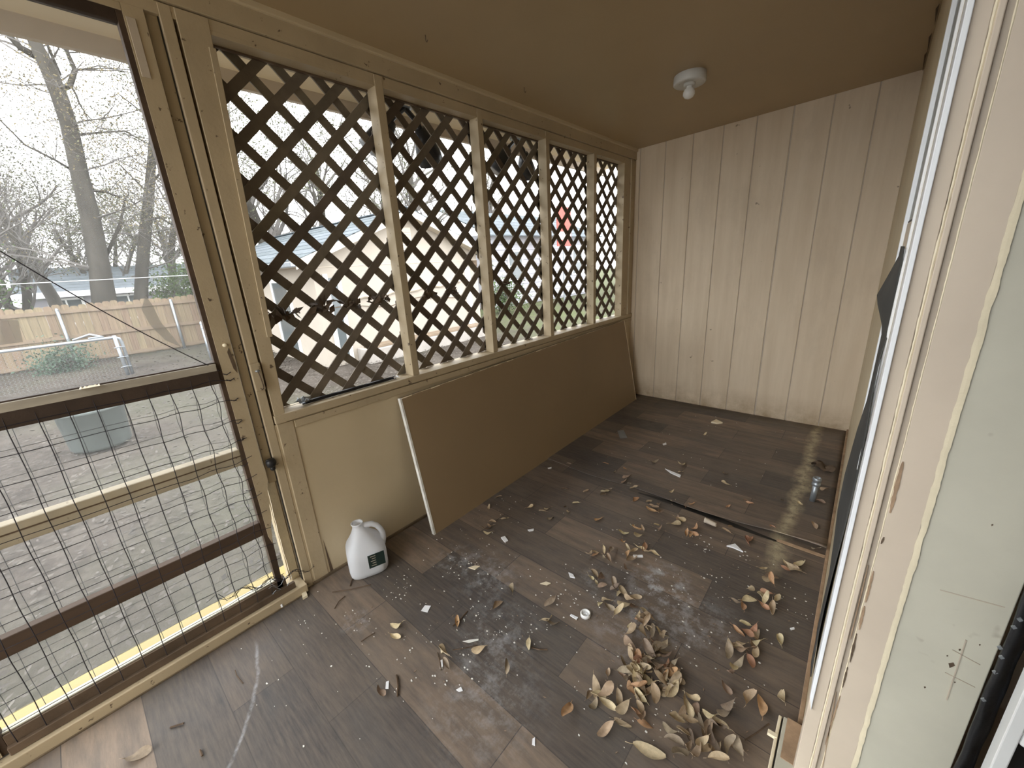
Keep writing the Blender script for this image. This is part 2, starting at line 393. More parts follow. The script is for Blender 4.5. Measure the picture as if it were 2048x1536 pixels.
# ---- outer (left) wall: low wall, sill, posts, top plate
wl = box('wall_left', 'paint', None, -.022, 0, .47, D+.02, 0, .806, bevel=0)
tag(wl, 'low painted board wall under the lattice openings', 'wall', kind='structure')
box('outer_cladding', 'paint', wl, -.10, -.06, .40, D+.05, -.35, .80, bevel=0)
box('crack_board', 'paint_worn', wl, 0, .004, .484, .545, .0, .806, bevel=.001)
MB().quad((.0012, .556, .0), (.0012, .572, .0), (.0012, .556, .20)).build('paint_crack', 'wood_dark', wl)
box('grimy_bottom_edge', 'grime', wl, 0, .010, .47, D, 0, .014, bevel=.002)
sl = box('trim_1', 'paint_worn', None, -.10, .012, .478, D, .810, .846, bevel=.003)
tag(sl, 'painted wooden sill ledge running under the lattice panels', 'sill', kind='structure')
box('sill_apron', 'paint_worn', sl, 0, .007, .55, D, .772, .804, bevel=.0015)
tp = box('trim_2', 'paint_worn', None, -.10, .0, -.55, D, 2.172, 2.206, bevel=.002)
box('plate_lip', 'paint_worn', tp, -.10, .001, .50, D, 2.160, 2.174, bevel=.001)
tag(tp, 'painted top plate above the lattice panels', 'beam', kind='structure')
box('upper_board', 'paint_worn', tp, -.10, .010, -1.05, D, 2.2085, 2.40, bevel=.002)
box('cove_strip', 'paint', tp, 0, .022, -1.05, D, cz(0)-.022, cz(0)+.02, bevel=.006)
posts = [(1.166, 1.206), (1.786, 1.826), (2.414, 2.454), (3.041, 3.081)]
for i, (a, b_) in enumerate(posts):
    o = MB().box(-.066, 0.0025, a, b_, .846, 2.2045).build('post', 'paint_worn', None, bevel=.002)
    tag(o, ['painted post between the first and second lattice panels from the screen door', 'painted post between the second and third lattice panels',
            'painted post between the third and fourth lattice panels', 'painted post beside the narrow last lattice panel by the end wall'][i], 'post', 'posts between lattice panels', 'structure')
    o.name = 'trim_%d' % (3+i)
o = box('trim_7', 'paint_worn', None, -.066, .002, 3.56, D, .846, 2.2045); tag(o, 'painted corner post between lattice and end wall', 'post', kind='structure')
box('corner_strip', 'paint_worn', o, -.01, .012, 3.68, 3.72, .846, 2.206)
# door-side post, slightly out of plumb
po = MB().prism([Vector((0.003, .482, 0)), Vector((.003, .520, 0)), Vector((.003, .522, .83)), Vector((.003, .572, 2.2045)), Vector((.003, .482, 2.2045))], (-.085, 0, 0)).build('trim_8', 'paint_worn', None, bevel=.002)
tag(po, 'wide painted door-side post left of the first lattice panel', 'post', kind='structure')
MB().prism([Vector((.0032, .522, 1.165)), Vector((.0032, .541, 1.165)), Vector((.0032, .572, 2.12)), Vector((.0032, .553, 2.12))], (.008, 0, 0)).build('nailed_batten', 'paint_worn', po, bevel=.001)
jb = box('door_frame', 'paint_worn', None, -.10, .002, .441, .4735, 0, 2.2045); jb.name = 'trim_9'
tag(jb, 'painted jamb of the screen door with hook plate', 'door jamb', kind='structure')
MB().box(-.10, -.02, .407, .4395, .56, 2.206).box(-.10, -.052, .410, .4395, 0, .56).build('door_stop', 'paint_worn', jb, bevel=.002)
MB().grid(lambda u, v: (-.052+.0, 0, 0), 1, 1)
# bright splintered edge where the stop has broken away
pts = []
for k in range(14):
    t = k/13; pts.append(Vector((-.050, .4085-.004*random.random()-.006*math.sin(t*3), .02+.54*t)))
MB().prism(pts+[Vector((-.050, .438, .56)), Vector((-.050, .438, .02))], (-.03, 0, 0)).build('broken_stop', 'cream', jb)
MB().box(-.06, -.03, .472, .484, 0, 2.2).box(-.03, -.014, .438, .443, 0, 2.2).build('dark_gap', 'tar', jb)  # dark strips behind the board gaps, putting in their shade
hk = box('hook_plate', 'paint_worn', jb, 0, .014, .438, .474, .965, 1.075, bevel=.003)
pk = at(515, 742, 0, .016)
MB().lathe([(0, .004), (.007, .004), (.009, 0), (.007, -.004), (0, -.004)], (pk.x, pk.y, pk.z), 10).build('screw_eye', 'galv', hk, smooth=True)
MB().tube([(.02, pk.y, pk.z), (.024, pk.y+.003, pk.z-.03), (.022, pk.y+.006, pk.z-.062), (.024, pk.y+.004, pk.z-.072), (.026, pk.y-.004, pk.z-.074), (.025, pk.y-.006, pk.z-.066)], .0022, 6).build('hook', 'wood_dark', hk)
# rusty nail heads / dark knocks on the posts
for q in ((480, 300, .0015), (455, 250, .0015), (498, 445, .0015), (512, 520, .0015), (470, 410, .0015), (560, 700, .0015), (530, 640, .0015)):
    n = at(q[0], q[1], 0, .0022); MB().lathe([(0, .0), (.003, .0)], (0, 0, 0), 8)

# hinge side of the screen door; the porch floor runs out to an open stoop behind the camera
o = box('trim_10', 'paint_worn', None, -.09, 0, -.60, -.515, 0, 2.206); tag(o, 'painted hinge-side post of the screen door', 'post', kind='structure')
ts = MB().box(-.10, .03, -.60, .44, -.06, .045).build('threshold', 'paint_worn', None, bevel=.003); ts.name = 'trim_13'
tag(ts, 'beige door sill beam under the screen door', 'door sill', kind='structure')
box('grimy_bottom_edge', 'grime', ts, .0, .034, -.6, .44, 0, .006, bevel=.001)

# ---- eaves
so = box('soffit', 'soffit', None, -.62, -.10, -1.1, D+.6, 2.312, 2.34, bevel=0); so.name = 'trim_14'; tag(so, 'beige soffit under the eave outside the porch', 'soffit', kind='structure')
fa = box('fascia', 'casing_dark', None, -.645, -.615, -1.1, D+.6, 2.245, 2.42, bevel=.002); fa.name = 'trim_15'; tag(fa, 'tan fascia board along the porch eave', 'fascia', kind='structure')
ro = MB().prism([Vector((-.68, -1.1, 2.42)), Vector((1.8, -1.1, 2.72)), Vector((1.8, -1.1, 2.80)), Vector((-.68, -1.1, 2.46))], (0, D+1.7, 0)).build('roof', 'shingle', None); ro.name = 'ceiling_roof'
tag(ro, 'shingled roof slab over the porch', 'roof', kind='structure')

# ---- house wall (right): siding, narrow window, doorway
WX = 1.803; DY = .95
wr = MB().box(WX, 2.02, 1.62, D+.05, -.05, 2.5).box(WX, 2.02, DY+.03, 1.62, -.05, .86).box(WX, 2.02, DY+.03, 1.62, 2.12, 2.5).box(WX, 2.02, DY+.03, 1.2, .86, 2.12).box(WX, 2.02, .05, DY+.03, 2.14, 2.5).box(WX, 2.02, -3, .05, -.05, 2.5).build('wall_right', 'paint', None)
tag(wr, 'beige house wall with narrow window and doorway', 'wall', kind='structure')
bb = box('baseboard_right', 'brownstrip', None, WX-.012, WX, 1.17, D, 0, .022, bevel=.002); tag(bb, 'brown edge strip along the foot of the house wall', 'baseboard', kind='structure')
wn = empty('window_1', (1.806, 1.4, .86)); tag(wn, 'narrow white framed window beside the doorway', 'window', kind='structure')
box('window_frame', 'white_alu', wn, 1.7985, 1.83, 1.605, 1.625, .86, 2.12)
box('window_frame', 'white_alu', wn, 1.7985, 1.83, 1.19, 1.205, .86, 2.12)
box('window_frame', 'white_alu', wn, 1.7985, 1.83, 1.205, 1.605, .86, .88)
box('window_frame', 'white_alu', wn, 1.7985, 1.83, 1.205, 1.605, 2.10, 2.12)
box('sash_rail', 'casing', wn, 1.806, 1.83, 1.205, 1.605, 1.37, 1.435)
box('sash_rail', 'tar', wn, 1.8065, 1.828, 1.205, 1.605, 1.435, 1.441)
pg = simple('grey_window_screen', (.34, .36, .37), .4, .08, 5)
MB().box(1.808, 1.812, 1.205, 1.605, 1.44, 2.10).build('pane', pg, wn)
MB().box(1.812, 1.816, 1.205, 1.605, .88, 1.37).build('pane', 'glass_dark', wn)

# doorway casing and jamb, a stack of painted strips facing the doorway
dj = empty('trim_16', (1.80, DY, 0)); tag(dj, 'painted doorway casing and jamb close on the right', 'door jamb', kind='structure')
Z0, Z1 = .046, 2.14
def JX(x): return CAM.x+(x-CAM.x)*.826
def strip(name, mat, x0, x1, yf, bevel=.0015, z0=Z0, z1=Z1): return box(name, mat, dj, JX(x0), JX(x1), yf-.2, DY+.06, z0, z1, bevel=bevel)
zs_ = at(1618, 1393, 1, .942).z
MB().prism([Vector((JX(1.8045), .942, zs_)), Vector((JX(1.8135), .942, zs_-.04)), Vector((JX(1.8135), .942, Z1)), Vector((JX(1.8045), .942, Z1))], (0, .06, 0)).build('metal_strip', 'white_alu', dj, bevel=.001)['label'] = 'white metal strip on the outer edge of the doorway'
strip('brickmould', 'casing', 1.8050, 1.8385, 1.150)
strip('brickmould', 'casing', 1.8425, 1.852, 1.146)
strip('casing_groove', 'casing_dark', 1.852, 1.8640, 1.153)
strip('casing_flat', 'casing', 1.8640, 1.923, 1.149)
strip('jamb_board', 'jamb', 1.923, 2.083, 1.152)
box('door_head', 'jamb', dj, 1.805, 2.02, .05, .95, Z1-.02, Z1+.01)
def bead(name, mat, xc, w, yf, jit, seed, z0=Z0, z1=Z1, n=260, h=.3):
    r = random.Random(seed); b = MB(); L = []; R = []; a = c = 0; xc = JX(xc); w *= .826; yf -= .2
    for k in range(n+1):
        z = z0+(z1-z0)*k/n
        a = a*.6+r.uniform(-1, 1)*jit*.6; c = c*.6+r.uniform(-1, 1)*jit*.6
        L.append((xc-w/2+a, z)); R.append((xc+w/2+c, z))
    for k in range(n):
        x0, za = L[k]; x1, _ = R[k]; x2, zb = L[k+1]; x3, _ = R[k+1]
        m0, m1 = (x0+x1)/2, (x2+x3)/2
        b.quad((x0, yf, za), (m0, yf-w*h, za), (m1, yf-w*h, zb), (x2, yf, zb)); b.quad((m0, yf-w*h, za), (x1, yf, za), (x3, yf, zb), (m1, yf-w*h, zb))
    return b.build(name, mat, dj, smooth=True)
bead('paint_ridge', 'cream', 1.8405, .0046, 1.1482, .0007, 1)
bead('paint_ridge', 'cream', 1.8638, .0030, 1.1492, .0006, 2)
bead('paint_ridge', 'cream', 1.9265, .0110, 1.1490, .0013, 3, h=.03)
# bare wood gouges in the casing
def gouge(u0, v0, u1, v1, w, seed, yf=.9474):
    r = random.Random(seed); a = at(u0, v0, 1, yf); b_ = at(u1, v1, 1, yf); n = 14; L = []; R = []
    for k in range(n+1):
        t = k/n; p = a.lerp(b_, t); ww = w*.8*(math.sin(math.pi*min(.97, max(.03, t)))**.4)*r.uniform(.6, 1.1)
        L.append(Vector((p.x-ww/2, yf, p.z))); R.append(Vector((p.x+ww/2, yf, p.z)))
    MB().prism(L+R[::-1], (0, .003, 0)).build('bare_wood_gouge', 'brownstrip' if seed % 2 else 'wood_dark', dj)
gouge(1806, 924, 1780, 1026, .0085, 1); gouge(1768, 1075, 1762, 1088, .004, 2); gouge(1747, 1143, 1731, 1205, .0055, 3)
gouge(1729, 1213, 1718, 1260, .0055, 5); gouge(1713, 1268, 1700, 1325, .0055, 4); gouge(1695, 1335, 1685, 1375, .0045, 2)
gouge(1736, 1132, 1700, 1280, .0028, 7); gouge(1680, 1392, 1650, 1490, .004, 9); gouge(1672, 1385, 1645, 1536, .002, 11)
for (u, v, s_) in ((1990, 504, 6), (1940, 557, 6), (1925, 715, 5), (1985, 1050, 4), (1815, 1158, 9), (1904, 1330, 14), (1920, 1300, 5), (1895, 1312, 4), (1910, 1365, 4), (1850, 1375, 5), (1995, 300, 4), (1980, 312, 5), (1960, 1290, 4)):
    q = at(u, v, 1, .9510); k = s_*.00055
    MB().prism([Vector((q.x-k*.6, .9512, q.z)), Vector((q.x-k*.2, .9512, q.z-k*1.2)), Vector((q.x+k*.5, .9512, q.z+k*.1)), Vector((q.x+k*.1, .9512, q.z+k*.8))], (0, .002, 0)).build('dark_knock', 'wood_dark', dj)
for (u0, v0, u1, v1, w) in ((1880, 1180, 2010, 1215, .0016), (1932, 1280, 1893, 1400, .0016), (1905, 1300, 1960, 1330, .0012), (1890, 1345, 1950, 1375, .0012)):
    a = at(u0, v0, 1, .9512); b_ = at(u1, v1, 1, .9512); MB().bar(a, b_, w, .0012, up=(0, 1, 0)).build('scratch', 'casing_dark', dj)
ws = MB()
ws.grid(lambda u, v: (JX(2.0805)+.025*v, .928+.010*math.cos(v*3.1)*-1+.003*math.sin(u*90)*math.sin(u*37+v*4)+.012, Z0+(Z1-Z0)*u), 120, 8)
ws.build('weatherstrip', 'black_rubber', dj, smooth=True, solid=.006)['label'] = 'scuffed black rubber weatherstrip'
for (u, v) in ((2003, 1315), (2028, 1255), (1967, 1400), (2040, 1240), (2000, 1296), (1990, 1345)):
    q = at(u, v, 1, .926); k = .0035
    MB().prism([Vector((q.x-k, .925, q.z)), Vector((q.x, .925, q.z-k)), Vector((q.x+k, .925, q.z+k*.3)), Vector((q.x, .925, q.z+k*1.3))], (0, .003, 0)).build('grey_scuff', 'galv', dj)
# white frame with dark openings just inside the doorway
wf = empty('white_door_grille', (2.09, .90, 0)); tag(wf, 'white frame with dark openings beside the black weatherstrip', 'door frame')
za = at(1990, 1462, 1, .90).z
box('frame_stile', 'white', wf, 2.047, 2.064, .89, .92, .0, 2.1)
box('frame_stile', 'white', wf, 2.24, 2.28, .89, .92, .0, 2.1)
for z0, z1 in ((.0, .05), (za, za+.085), (za+.36, za+.42), (za+.80, za+.86), (2.02, 2.1)): box('frame_rail', 'white', wf, 2.064, 2.24, .89, .92, z0, z1, bevel=.006)
box('dark_backing', 'black', wf, 2.055, 2.25, .922, .93, .0, 2.1)
# doorway sill whose end runs past the casing
th = empty('trim_17', (1.78, .6, 0)); tag(th, 'worn white doorway sill with dirty wooden end', 'threshold', kind='structure')
box('sill_board', 'jamb', th, 1.757, 1.8025, .05, 1.128, 0, .046, bevel=.003)
box('inner_sill', 'jamb', th, 1.803, 2.02, .05, .947, 0, .045, bevel=.003)
box('sill_top', 'brownstrip', th, 1.766, 1.8025, 1.00, 1.129, .0465, .049, bevel=.001)
box('sill_lip', 'cream', th, 1.745, 1.753, .05, 1.122, 0, .048, bevel=.002)
box('sill_gap', 'tar', th, 1.753, 1.757, .05, 1.12, 0, .043, bevel=0)
box('paper_scrap', 'cream', th, 1.728, 1.752, 1.045, 1.058, .040, .051, bevel=.001)
# dim room of the house behind the doorway
hr = MB().box(4.4, 4.45, -3, 3.8, 0, 2.5).box(2.02, 4.4, 1.6, 1.65, 0, 2.5).box(2.02, 4.4, -3, -2.95, 0, 2.5).box(2.02, 4.4, -3, 1.65, 2.4, 2.5).box(2.02, 4.4, -3, 1.65, -.06, 0).build('wall_house', 'casing', None)
tag(hr, 'plain walls of the house room behind the doorway', 'wall', kind='structure')

# =================================================================== LATTICE PANELS
def clip(poly, ya, yb, za, zb):
    def cut(P, f, inter):
        out = []
        for i in range(len(P)):
            a, b_ = P[i], P[(i+1) % len(P)]
            fa_, fb_ = f(a), f(b_)
            if fa_ >= 0: out.append(a)
            if (fa_ >= 0) != (fb_ >= 0):
                t = fa_/(fa_-fb_); out.append((a[0]+(b_[0]-a[0])*t, a[1]+(b_[1]-a[1])*t))
        return out
    for f in (lambda p: p[0]-ya, lambda p: yb-p[0], lambda p: p[1]-za, lambda p: zb-p[1]):
        poly = cut(poly, f, None)
        if len(poly) < 3: return []
    return poly
XL = -.077; PITCH = .1555; SW = .0365
spans = [(.50, 1.20), (1.172, 1.82), (1.792, 2.448), (2.42, 3.075), (3.047, 3.60)]
cents = [(579.4, 339.6), (854.7, 334), (1011.6, 367), (1111.8, 353.8), (1206.7, 356.5)]
lab = ['dark wooden lattice panel nearest the screen door', 'second lattice panel from the screen door', 'middle lattice panel of the five', 'fourth lattice panel from the screen door', 'narrow lattice panel beside the end wall']
for i, ((ya, yb), cc) in enumerate(zip(spans, cents)):
    c = at(cc[0], cc[1], 0, XL); za, zb = .848, 2.162
    lp = empty('lattice_panel', (XL, (ya+yb)/2, za)); tag(lp, lab[i], 'lattice', 'lattice panels of the porch wall')
    for s in (1, -1):
        # slat centre lines: (z - cz) = s*(y - cy) + PITCH*(k+.5)
        for k in range(-14, 15):
            off = PITCH*(k+.5); jit = rnd(-.003, .003)
            hw = SW/2*math.sqrt(2)
            P = []
            for (yy, dz) in ((ya-.1, -hw), (yb+.1, -hw), (yb+.1, hw), (ya-.1, hw)):
                P.append((yy, c.z+s*(yy-c.y)+off+jit+dz))
            P = clip(P, ya, yb, za, zb)
            if not P: continue
            ys = [p[0] for p in P]; zs = [p[1] for p in P]
            if max(ys)-min(ys) < .02: continue
            x0 = XL if s == 1 else XL-.0075
            poly = [Vector((x0, p[0], p[1])) for p in P]
            MB().prism(poly, (-.007, 0, 0)).build('slat', 'lattice', lp)
    box('lattice_stop', 'wood_dark', lp, -.072, -.060, ya+.05, yb-.03, zb-.008, zb, bevel=0)

# =================================================================== SCREEN DOOR
dr = empty('screen_door', (-.02, -.05, .05)); tag(dr, 'closed wooden screen door with wire mesh on its lower half', 'screen door')
SX0, SX1 = -.035, -.004
# stile next to the jamb: brown core with a worn painted face that has broken away low down
MB().prism([Vector((SX0, .337, .05)), Vector((SX0, .357, .05)), Vector((SX0, .366, .40)), Vector((SX0, .401, .62)), Vector((SX0, .401, 2.17)), Vector((SX0, .337, 2.17))], (SX1-SX0, 0, 0)).build('stile', 'wood_brown', dr, bevel=.001)
r = random.Random(4); edge = []
for k in range(20):
    t = k/19; z = .30+.36*t; edge.append(Vector((SX1, .362+.039*min(1, t*1.25)+r.uniform(-.003, .003), z)))
MB().prism([Vector((SX1, .352, .34)), ]+edge+[Vector((SX1, .403, 2.172)), Vector((SX1, .352, 2.172))], (.005, 0, 0)).build('stile_facing', 'paint_worn', dr)
MB().box(SX0, SX1, -.51, -.43, .05, 2.17).build('stile', 'wood_brown', dr, bevel=.001)
MB().box(SX1, SX1+.005, -.51, -.445, .05, 2.172).build('stile_facing', 'paint_worn', dr)
box('top_rail', 'wood_deep', dr, SX0, SX1, -.43, .337, 2.122, 2.19)
box('top_rail_facing', 'paint_worn', dr, SX1, SX1+.005, -.445, .352, 2.152, 2.172)
mr = MB().grid(lambda u, v: ((-.045, -.008, -.004, -.004)[round(v*3)] + .0, -.43+u*.767, (1.090, 1.094, 1.088, 1.025)[round(v*3)]+0), 40, 3).build('middle_rail', 'wood_deep', dr)
mr.modifiers.new('t', 'SOLIDIFY').thickness = .010
box('middle_rail_top', 'weathered', dr, -.046, .006, -.43, .337, 1.072, 1.099)
rl = MB().box(-.05, -.008, -.43, .337, .684, .752).build('rail', 'rail_paint', dr, bevel=.003)
box('rail_lip', 'rail_paint', rl, -.008, -.004, -.43, .337, .727, .752); box('rail_groove', 'wood_dark', rl, -.0085, -.0065, -.43, .337, .722, .727, bevel=0)
MB().box(-.04, -.008, -.43, .337, .352, .416).build('rail', 'wood_brown', dr, bevel=.003)
br_ = MB().box(-.035, -.004, -.43, .372, .05, .112).build('bottom_rail', 'wood_dark', dr, bevel=.002)
box('rail_cap', 'jamb', br_, -.036, -.012, -.43, .337, .112, .118)
box('rail_ledge', 'wood_dark', br_, -.004, .012, -.43, .40, .046, .075)  # dark wood puts the shade along the sill beam's top into the colour
# insect screen in the upper half, with a doubled-over sagging fold
MB().quad((-.02, -.43, 1.095), (-.02, .337, 1.095), (-.02, .337, 2.125), (-.02, -.43, 2.125)).quad((-.053, -.43, .10), (-.053, .337, .10), (-.053, .337, 1.09), (-.053, -.43, 1.09)).build('insect_screen', 'screen', dr)
fold = [(291, 590), (283, 618), (300, 650), (330, 680), (362, 694), (345, 672), (322, 645), (306, 612)]
fp = [at(u, v, 0, -.023) for u, v in fold]
MB().prism([Vector(p) for p in fp], (-.0005, 0, 0)).build('screen_fold', 'screen_fold', dr)
MB().prism([at(u, v, 0, -.022) for u, v in ((0, 640), (36, 640), (46, 684), (0, 690))], (-.0005, 0, 0)).build('screen_patch', 'screen_fold', dr)
# welded wire mesh, two layers
def wires(xp, gy, gz, z0, z1, seed, wav, rad, warp):
    r = random.Random(seed); b = MB()
    def disp(y, z):
        k = max(0, (y-.05)/.3)*warp
        return (k*.010*math.sin(z*38+seed), k*.012*math.sin(y*47+z*9+seed))
    y = -.47
    while y < .36:
        ph = r.uniform(0, 6); b.tube([(xp+.0015*math.sin(i*1.3), y+disp(y, z0+(z1-z0)*i/36)[0]+wav*math.sin(i*.7+ph), z0+(z1-z0)*i/36) for i in range(37)], rad, 4, False); y += gy*r.uniform(.94, 1.06)
    z = z0
    while z < z1+.001:
        ph = r.uniform(0, 6); b.tube([(xp+.002, -.47+.84*i/30, z+disp(-.47+.84*i/30, z)[1]+wav*math.sin(i*.6+ph)) for i in range(31)], rad, 4, False); z += gz*r.uniform(.96, 1.04)
    return b
wires(.0045, .0605, .081, .055, 1.06, 3, .0012, .0012, .55).build('wire_mesh', 'wire', dr)
wires(-.056, .0605, .081, .055, 1.08, 8, .0008, .0008, .6).build('outer_wire_mesh', 'wire_soft', dr)
# loose wire tangle at the bottom corner
r = random.Random(12)
for k in range(9):
    y = .10+.03*k; zz = .20-.008*k
    MB().tube([(.006+.004*r.random(), y+.02*i+.012*math.sin(i*1.9+k), zz+.018*math.sin(i*1.3+k*2)-.006*i) for i in range(9)], .0011, 4, False).build('loose_wire', 'wire', dr)
for k in range(3):
    MB().tube([(.008, .30+.012*i, .06+.03*k+.025*math.sin(i*.8+k)) for i in range(9)], .0008, 4, False).build('loose_wire', 'galv', dr)
# sagging wire across the upper half
a = at(-40, 478, 0, .004); b_ = at(440, 742, 0, .004)
MB().tube([a.lerp(b_, i/16)+Vector((0, 0, -.018*math.sin(math.pi*i/16))) for i in range(17)], .0016, 5, False).build('sagging_wire', 'wire', dr)
MB().grid(lambda u, v: (.004+.012*v, -.01+.045*u, 1.0995+.006*abs(math.sin(u*17))*(1-v)), 10, 2).build('torn_fibre', 'cream', dr)
# pull slot, ties and hardware on the stile
q = at(463, 722, 0, .002)
MB().prism([Vector((.0012, q.y-.006, q.z+.035)), Vector((.0012, q.y+.002, q.z+.05)), Vector((.0012, q.y+.010, q.z-.02)), Vector((.0012, q.y+.008, q.z-.048)), Vector((.0012, q.y+.0, q.z-.03))], (.002, 0, 0)).build('pull_slot', 'wood_dark', dr)
q = at(450, 690, 0, .003); MB().lathe([(0, .006), (.007, .004), (.009, -.002), (.006, -.006)], tuple(q), 10).build('knob_stub', 'cream', dr, smooth=True)
for (u, v) in ((455, 748), (462, 760), (470, 800), (478, 845), (484, 880), (490, 930), (500, 980)):
    q = at(u, v, 0, .004); MB().tube([(.003, q.y-.014, q.z+.004), (.007, q.y-.004, q.z-.002), (.004, q.y+.012, q.z+.005)], .0016, 5).build('wire_tie', 'wire', dr)
q = at(272, 50, 0, .003); box('corner_bracket', 'casing_dark', dr, .001, .004, .356, .378, 1.99, 2.14, bevel=.001)
# black catch on the jamb
ch = at(540, 925, 0, 0); ct = empty('black_door_catch', (0, ch.y, ch.z)); tag(ct, 'small black plastic catch on the door jamb', 'door catch')
MB().lathe([(0, .018), (.014, .018), (.019, .010), (.019, -.004), (.014, -.014), (0, -.016)], (.012, ch.y, ch.z), 14).build('catch_body', 'black', ct, smooth=True)
MB().lathe([(0, -.012), (.010, -.013), (.010, -.028), (.006, -.032), (0, -.032)], (.012, ch.y+.002, ch.z), 12).build('catch_tip', 'black', ct, smooth=True)
box('catch_plate', 'black', ct, 0, .004, ch.y-.014, ch.y+.014, ch.z-.02, ch.z+.018)

# =================================================================== PORCH THINGS
# leaning board
bd = empty('leaning_board', (.1, 2.36, 0)); tag(bd, 'long tan wall board with white edges leaning under the lattice', 'board')
b0, b1 = at(872, 1068, 2, 0), at(1272, 800, 2, 0)
t0, t1 = at(803, 796, 0, .032), at(1248, 641, 0, .032)
nrm = (t0-b0).cross(b1-b0).normalized()
if nrm.x < 0: nrm = -nrm
TH = .018
def inset(p, a, b_): return p
MB().prism([b0, b1, t1, t0], -nrm*TH).build('board_face', 'panel', bd)
e = (t0-b0).normalized(); l = (b1-b0).normalized()
r = random.Random(5)
MB().prism([b0-l*.012+nrm*.001, b0+nrm*.001+l*.0, t0+nrm*.001, t0-l*.012+nrm*.001], -nrm*(TH+.002)).build('board_edge', 'panel_edge', bd, bevel=.001)
MB().prism([b1+nrm*.001, b1+l*.008+nrm*.001, t1+l*.008+nrm*.001, t1+nrm*.001], -nrm*(TH+.002)).build('board_edge', 'cream', bd)
tb = MB(); n = 40
for k in range(n):
    h = rnd(.001, .006) if rnd(0, 1) > .25 else .0015
    p0 = t0.lerp(t1, k/n); p1 = t0.lerp(t1, (k+1)/n); tb.prism([p0+nrm*.0006, p1+nrm*.0006, p1-e*h*.8+nrm*.0006, p0-e*h+nrm*.0006], -nrm*.002)
tb.build('torn_top_edge', 'cream', bd)
q = at(957, 757, 0, .05)
MB().prism([q+Vector((.0, -.02, .035)), q+Vector((0, .022, .035)), q+Vector((.012, .02, -.03)), q+Vector((.012, -.016, -.03))], (-.002, 0, 0))
# drip mark
dq = [at(u, v, 0, .05) for u, v in ((945, 745), (972, 738), (968, 762), (955, 770), (945, 765))]

# gallon jug
jc = at(738, 1128, 2, 0); jl = Vector((.105, .70, 0))
jg = empty('plastic_jug', jl); tag(jg, 'open milky white plastic jug standing by the low wall', 'jug'); jg.rotation_euler = (0, 0, 0)
ang = math.radians(-22)
def rs(r, z, sq, n=32, dy=0):
    out = []
    for k in range(n):
        a = 2*math.pi*k/n; cx_, sy_ = math.cos(a), math.sin(a)
        p = 2+sq*4; rr = r/((abs(cx_)**p+abs(sy_)**p)**(1/p))
        x, y = rr*cx_, rr*sy_+dy
        out.append((jl.x+x*math.cos(ang)-y*math.sin(ang), jl.y+x*math.sin(ang)+y*math.cos(ang), z))
    return out
def loft(rings, name, mat, parent, cap0=True, cap1=False):
    b = MB(); n = len(rings[0])
    for rg in rings: b.v += rg
    for i in range(len(rings)-1):
        for k in range(n):
            k2 = (k+1) % n; b.f.append((i*n+k, i*n+k2, (i+1)*n+k2, (i+1)*n+k))
    if cap0: b.f.append(tuple(range(n-1, -1, -1)))
    if cap1: b.f.append(tuple((len(rings)-1)*n+k for k in range(n)))
    return b.build(name, mat, parent, smooth=True)
HJ = .258/.26
prof = [(.055, .001, .5), (.066, .003, .55), (.072, .012, .6), (.0745, .03, .6), (.0745, .10, .6), (.073, .125, .55), (.066, .145, .5), (.053, .168, .35), (.041, .192, .2), (.031, .214, .1), (.024, .232, .0), (.021, .240, 0), (.021, .252, 0), (.0225, .254, 0), (.0225, .260, 0), (.019, .260, 0), (.018, .245, 0)]
loft([rs(r_*1.2, z*HJ, s, dy=-.016*max(0, (z-.13)/.12)) for r_, z, s in prof], 'jug_body', 'jug', jg)
loft([rs(r_*1.2*.97, .004+z*HJ, s) for r_, z, s in [(.066, .0, .5), (.072, .01, .6), (.0745, .03, .6), (.0745, .042, .6)]], 'liquid', 'liquid', jg, True, True)
def jp(x, y, z):
    y *= 1.07; z *= .875; return (jl.x+x*math.cos(ang)-y*math.sin(ang), jl.y+x*math.sin(ang)+y*math.cos(ang), z)
MB().tube([jp(0, -.015, .252), jp(0, .016, .266), jp(0, .042, .261), jp(0, .062, .243), jp(0, .075, .215), jp(0, .082, .185), jp(0, .080, .155), jp(0, .070, .125)], [.014, .0145, .0135, .0125, .0125, .0135, .016, .020], 10).build('handle', 'jug', jg, smooth=True)
lab_pts = [jp(.0845, y, z) for y, z in ((.0, .07), (.052, .085), (.052, .155), (.0, .14))]
MB().prism([Vector(p) for p in [jp(.0894, -.002, .062), jp(.0894, .068, .066), jp(.0894, .068, .146), jp(.0894, -.002, .142)]], Vector(jp(.002, 0, 0))-Vector(jp(0, 0, 0))).build('label', 'green_label', jg)
for k in range(5):
    z = .075+.014*k; y0_ = .008+.006*(k % 2); y1_ = .03+.012*((k*3) % 3)
    MB().prism([Vector(jp(.0915, y0_, z)), Vector(jp(.0915, y1_, z)), Vector(jp(.0915, y1_, z+.003)), Vector(jp(.0915, y0_, z+.003))], Vector(jp(.0004, 0, 0))-Vector(jp(0, 0, 0))).build('label_print', 'casing_dark', jg)

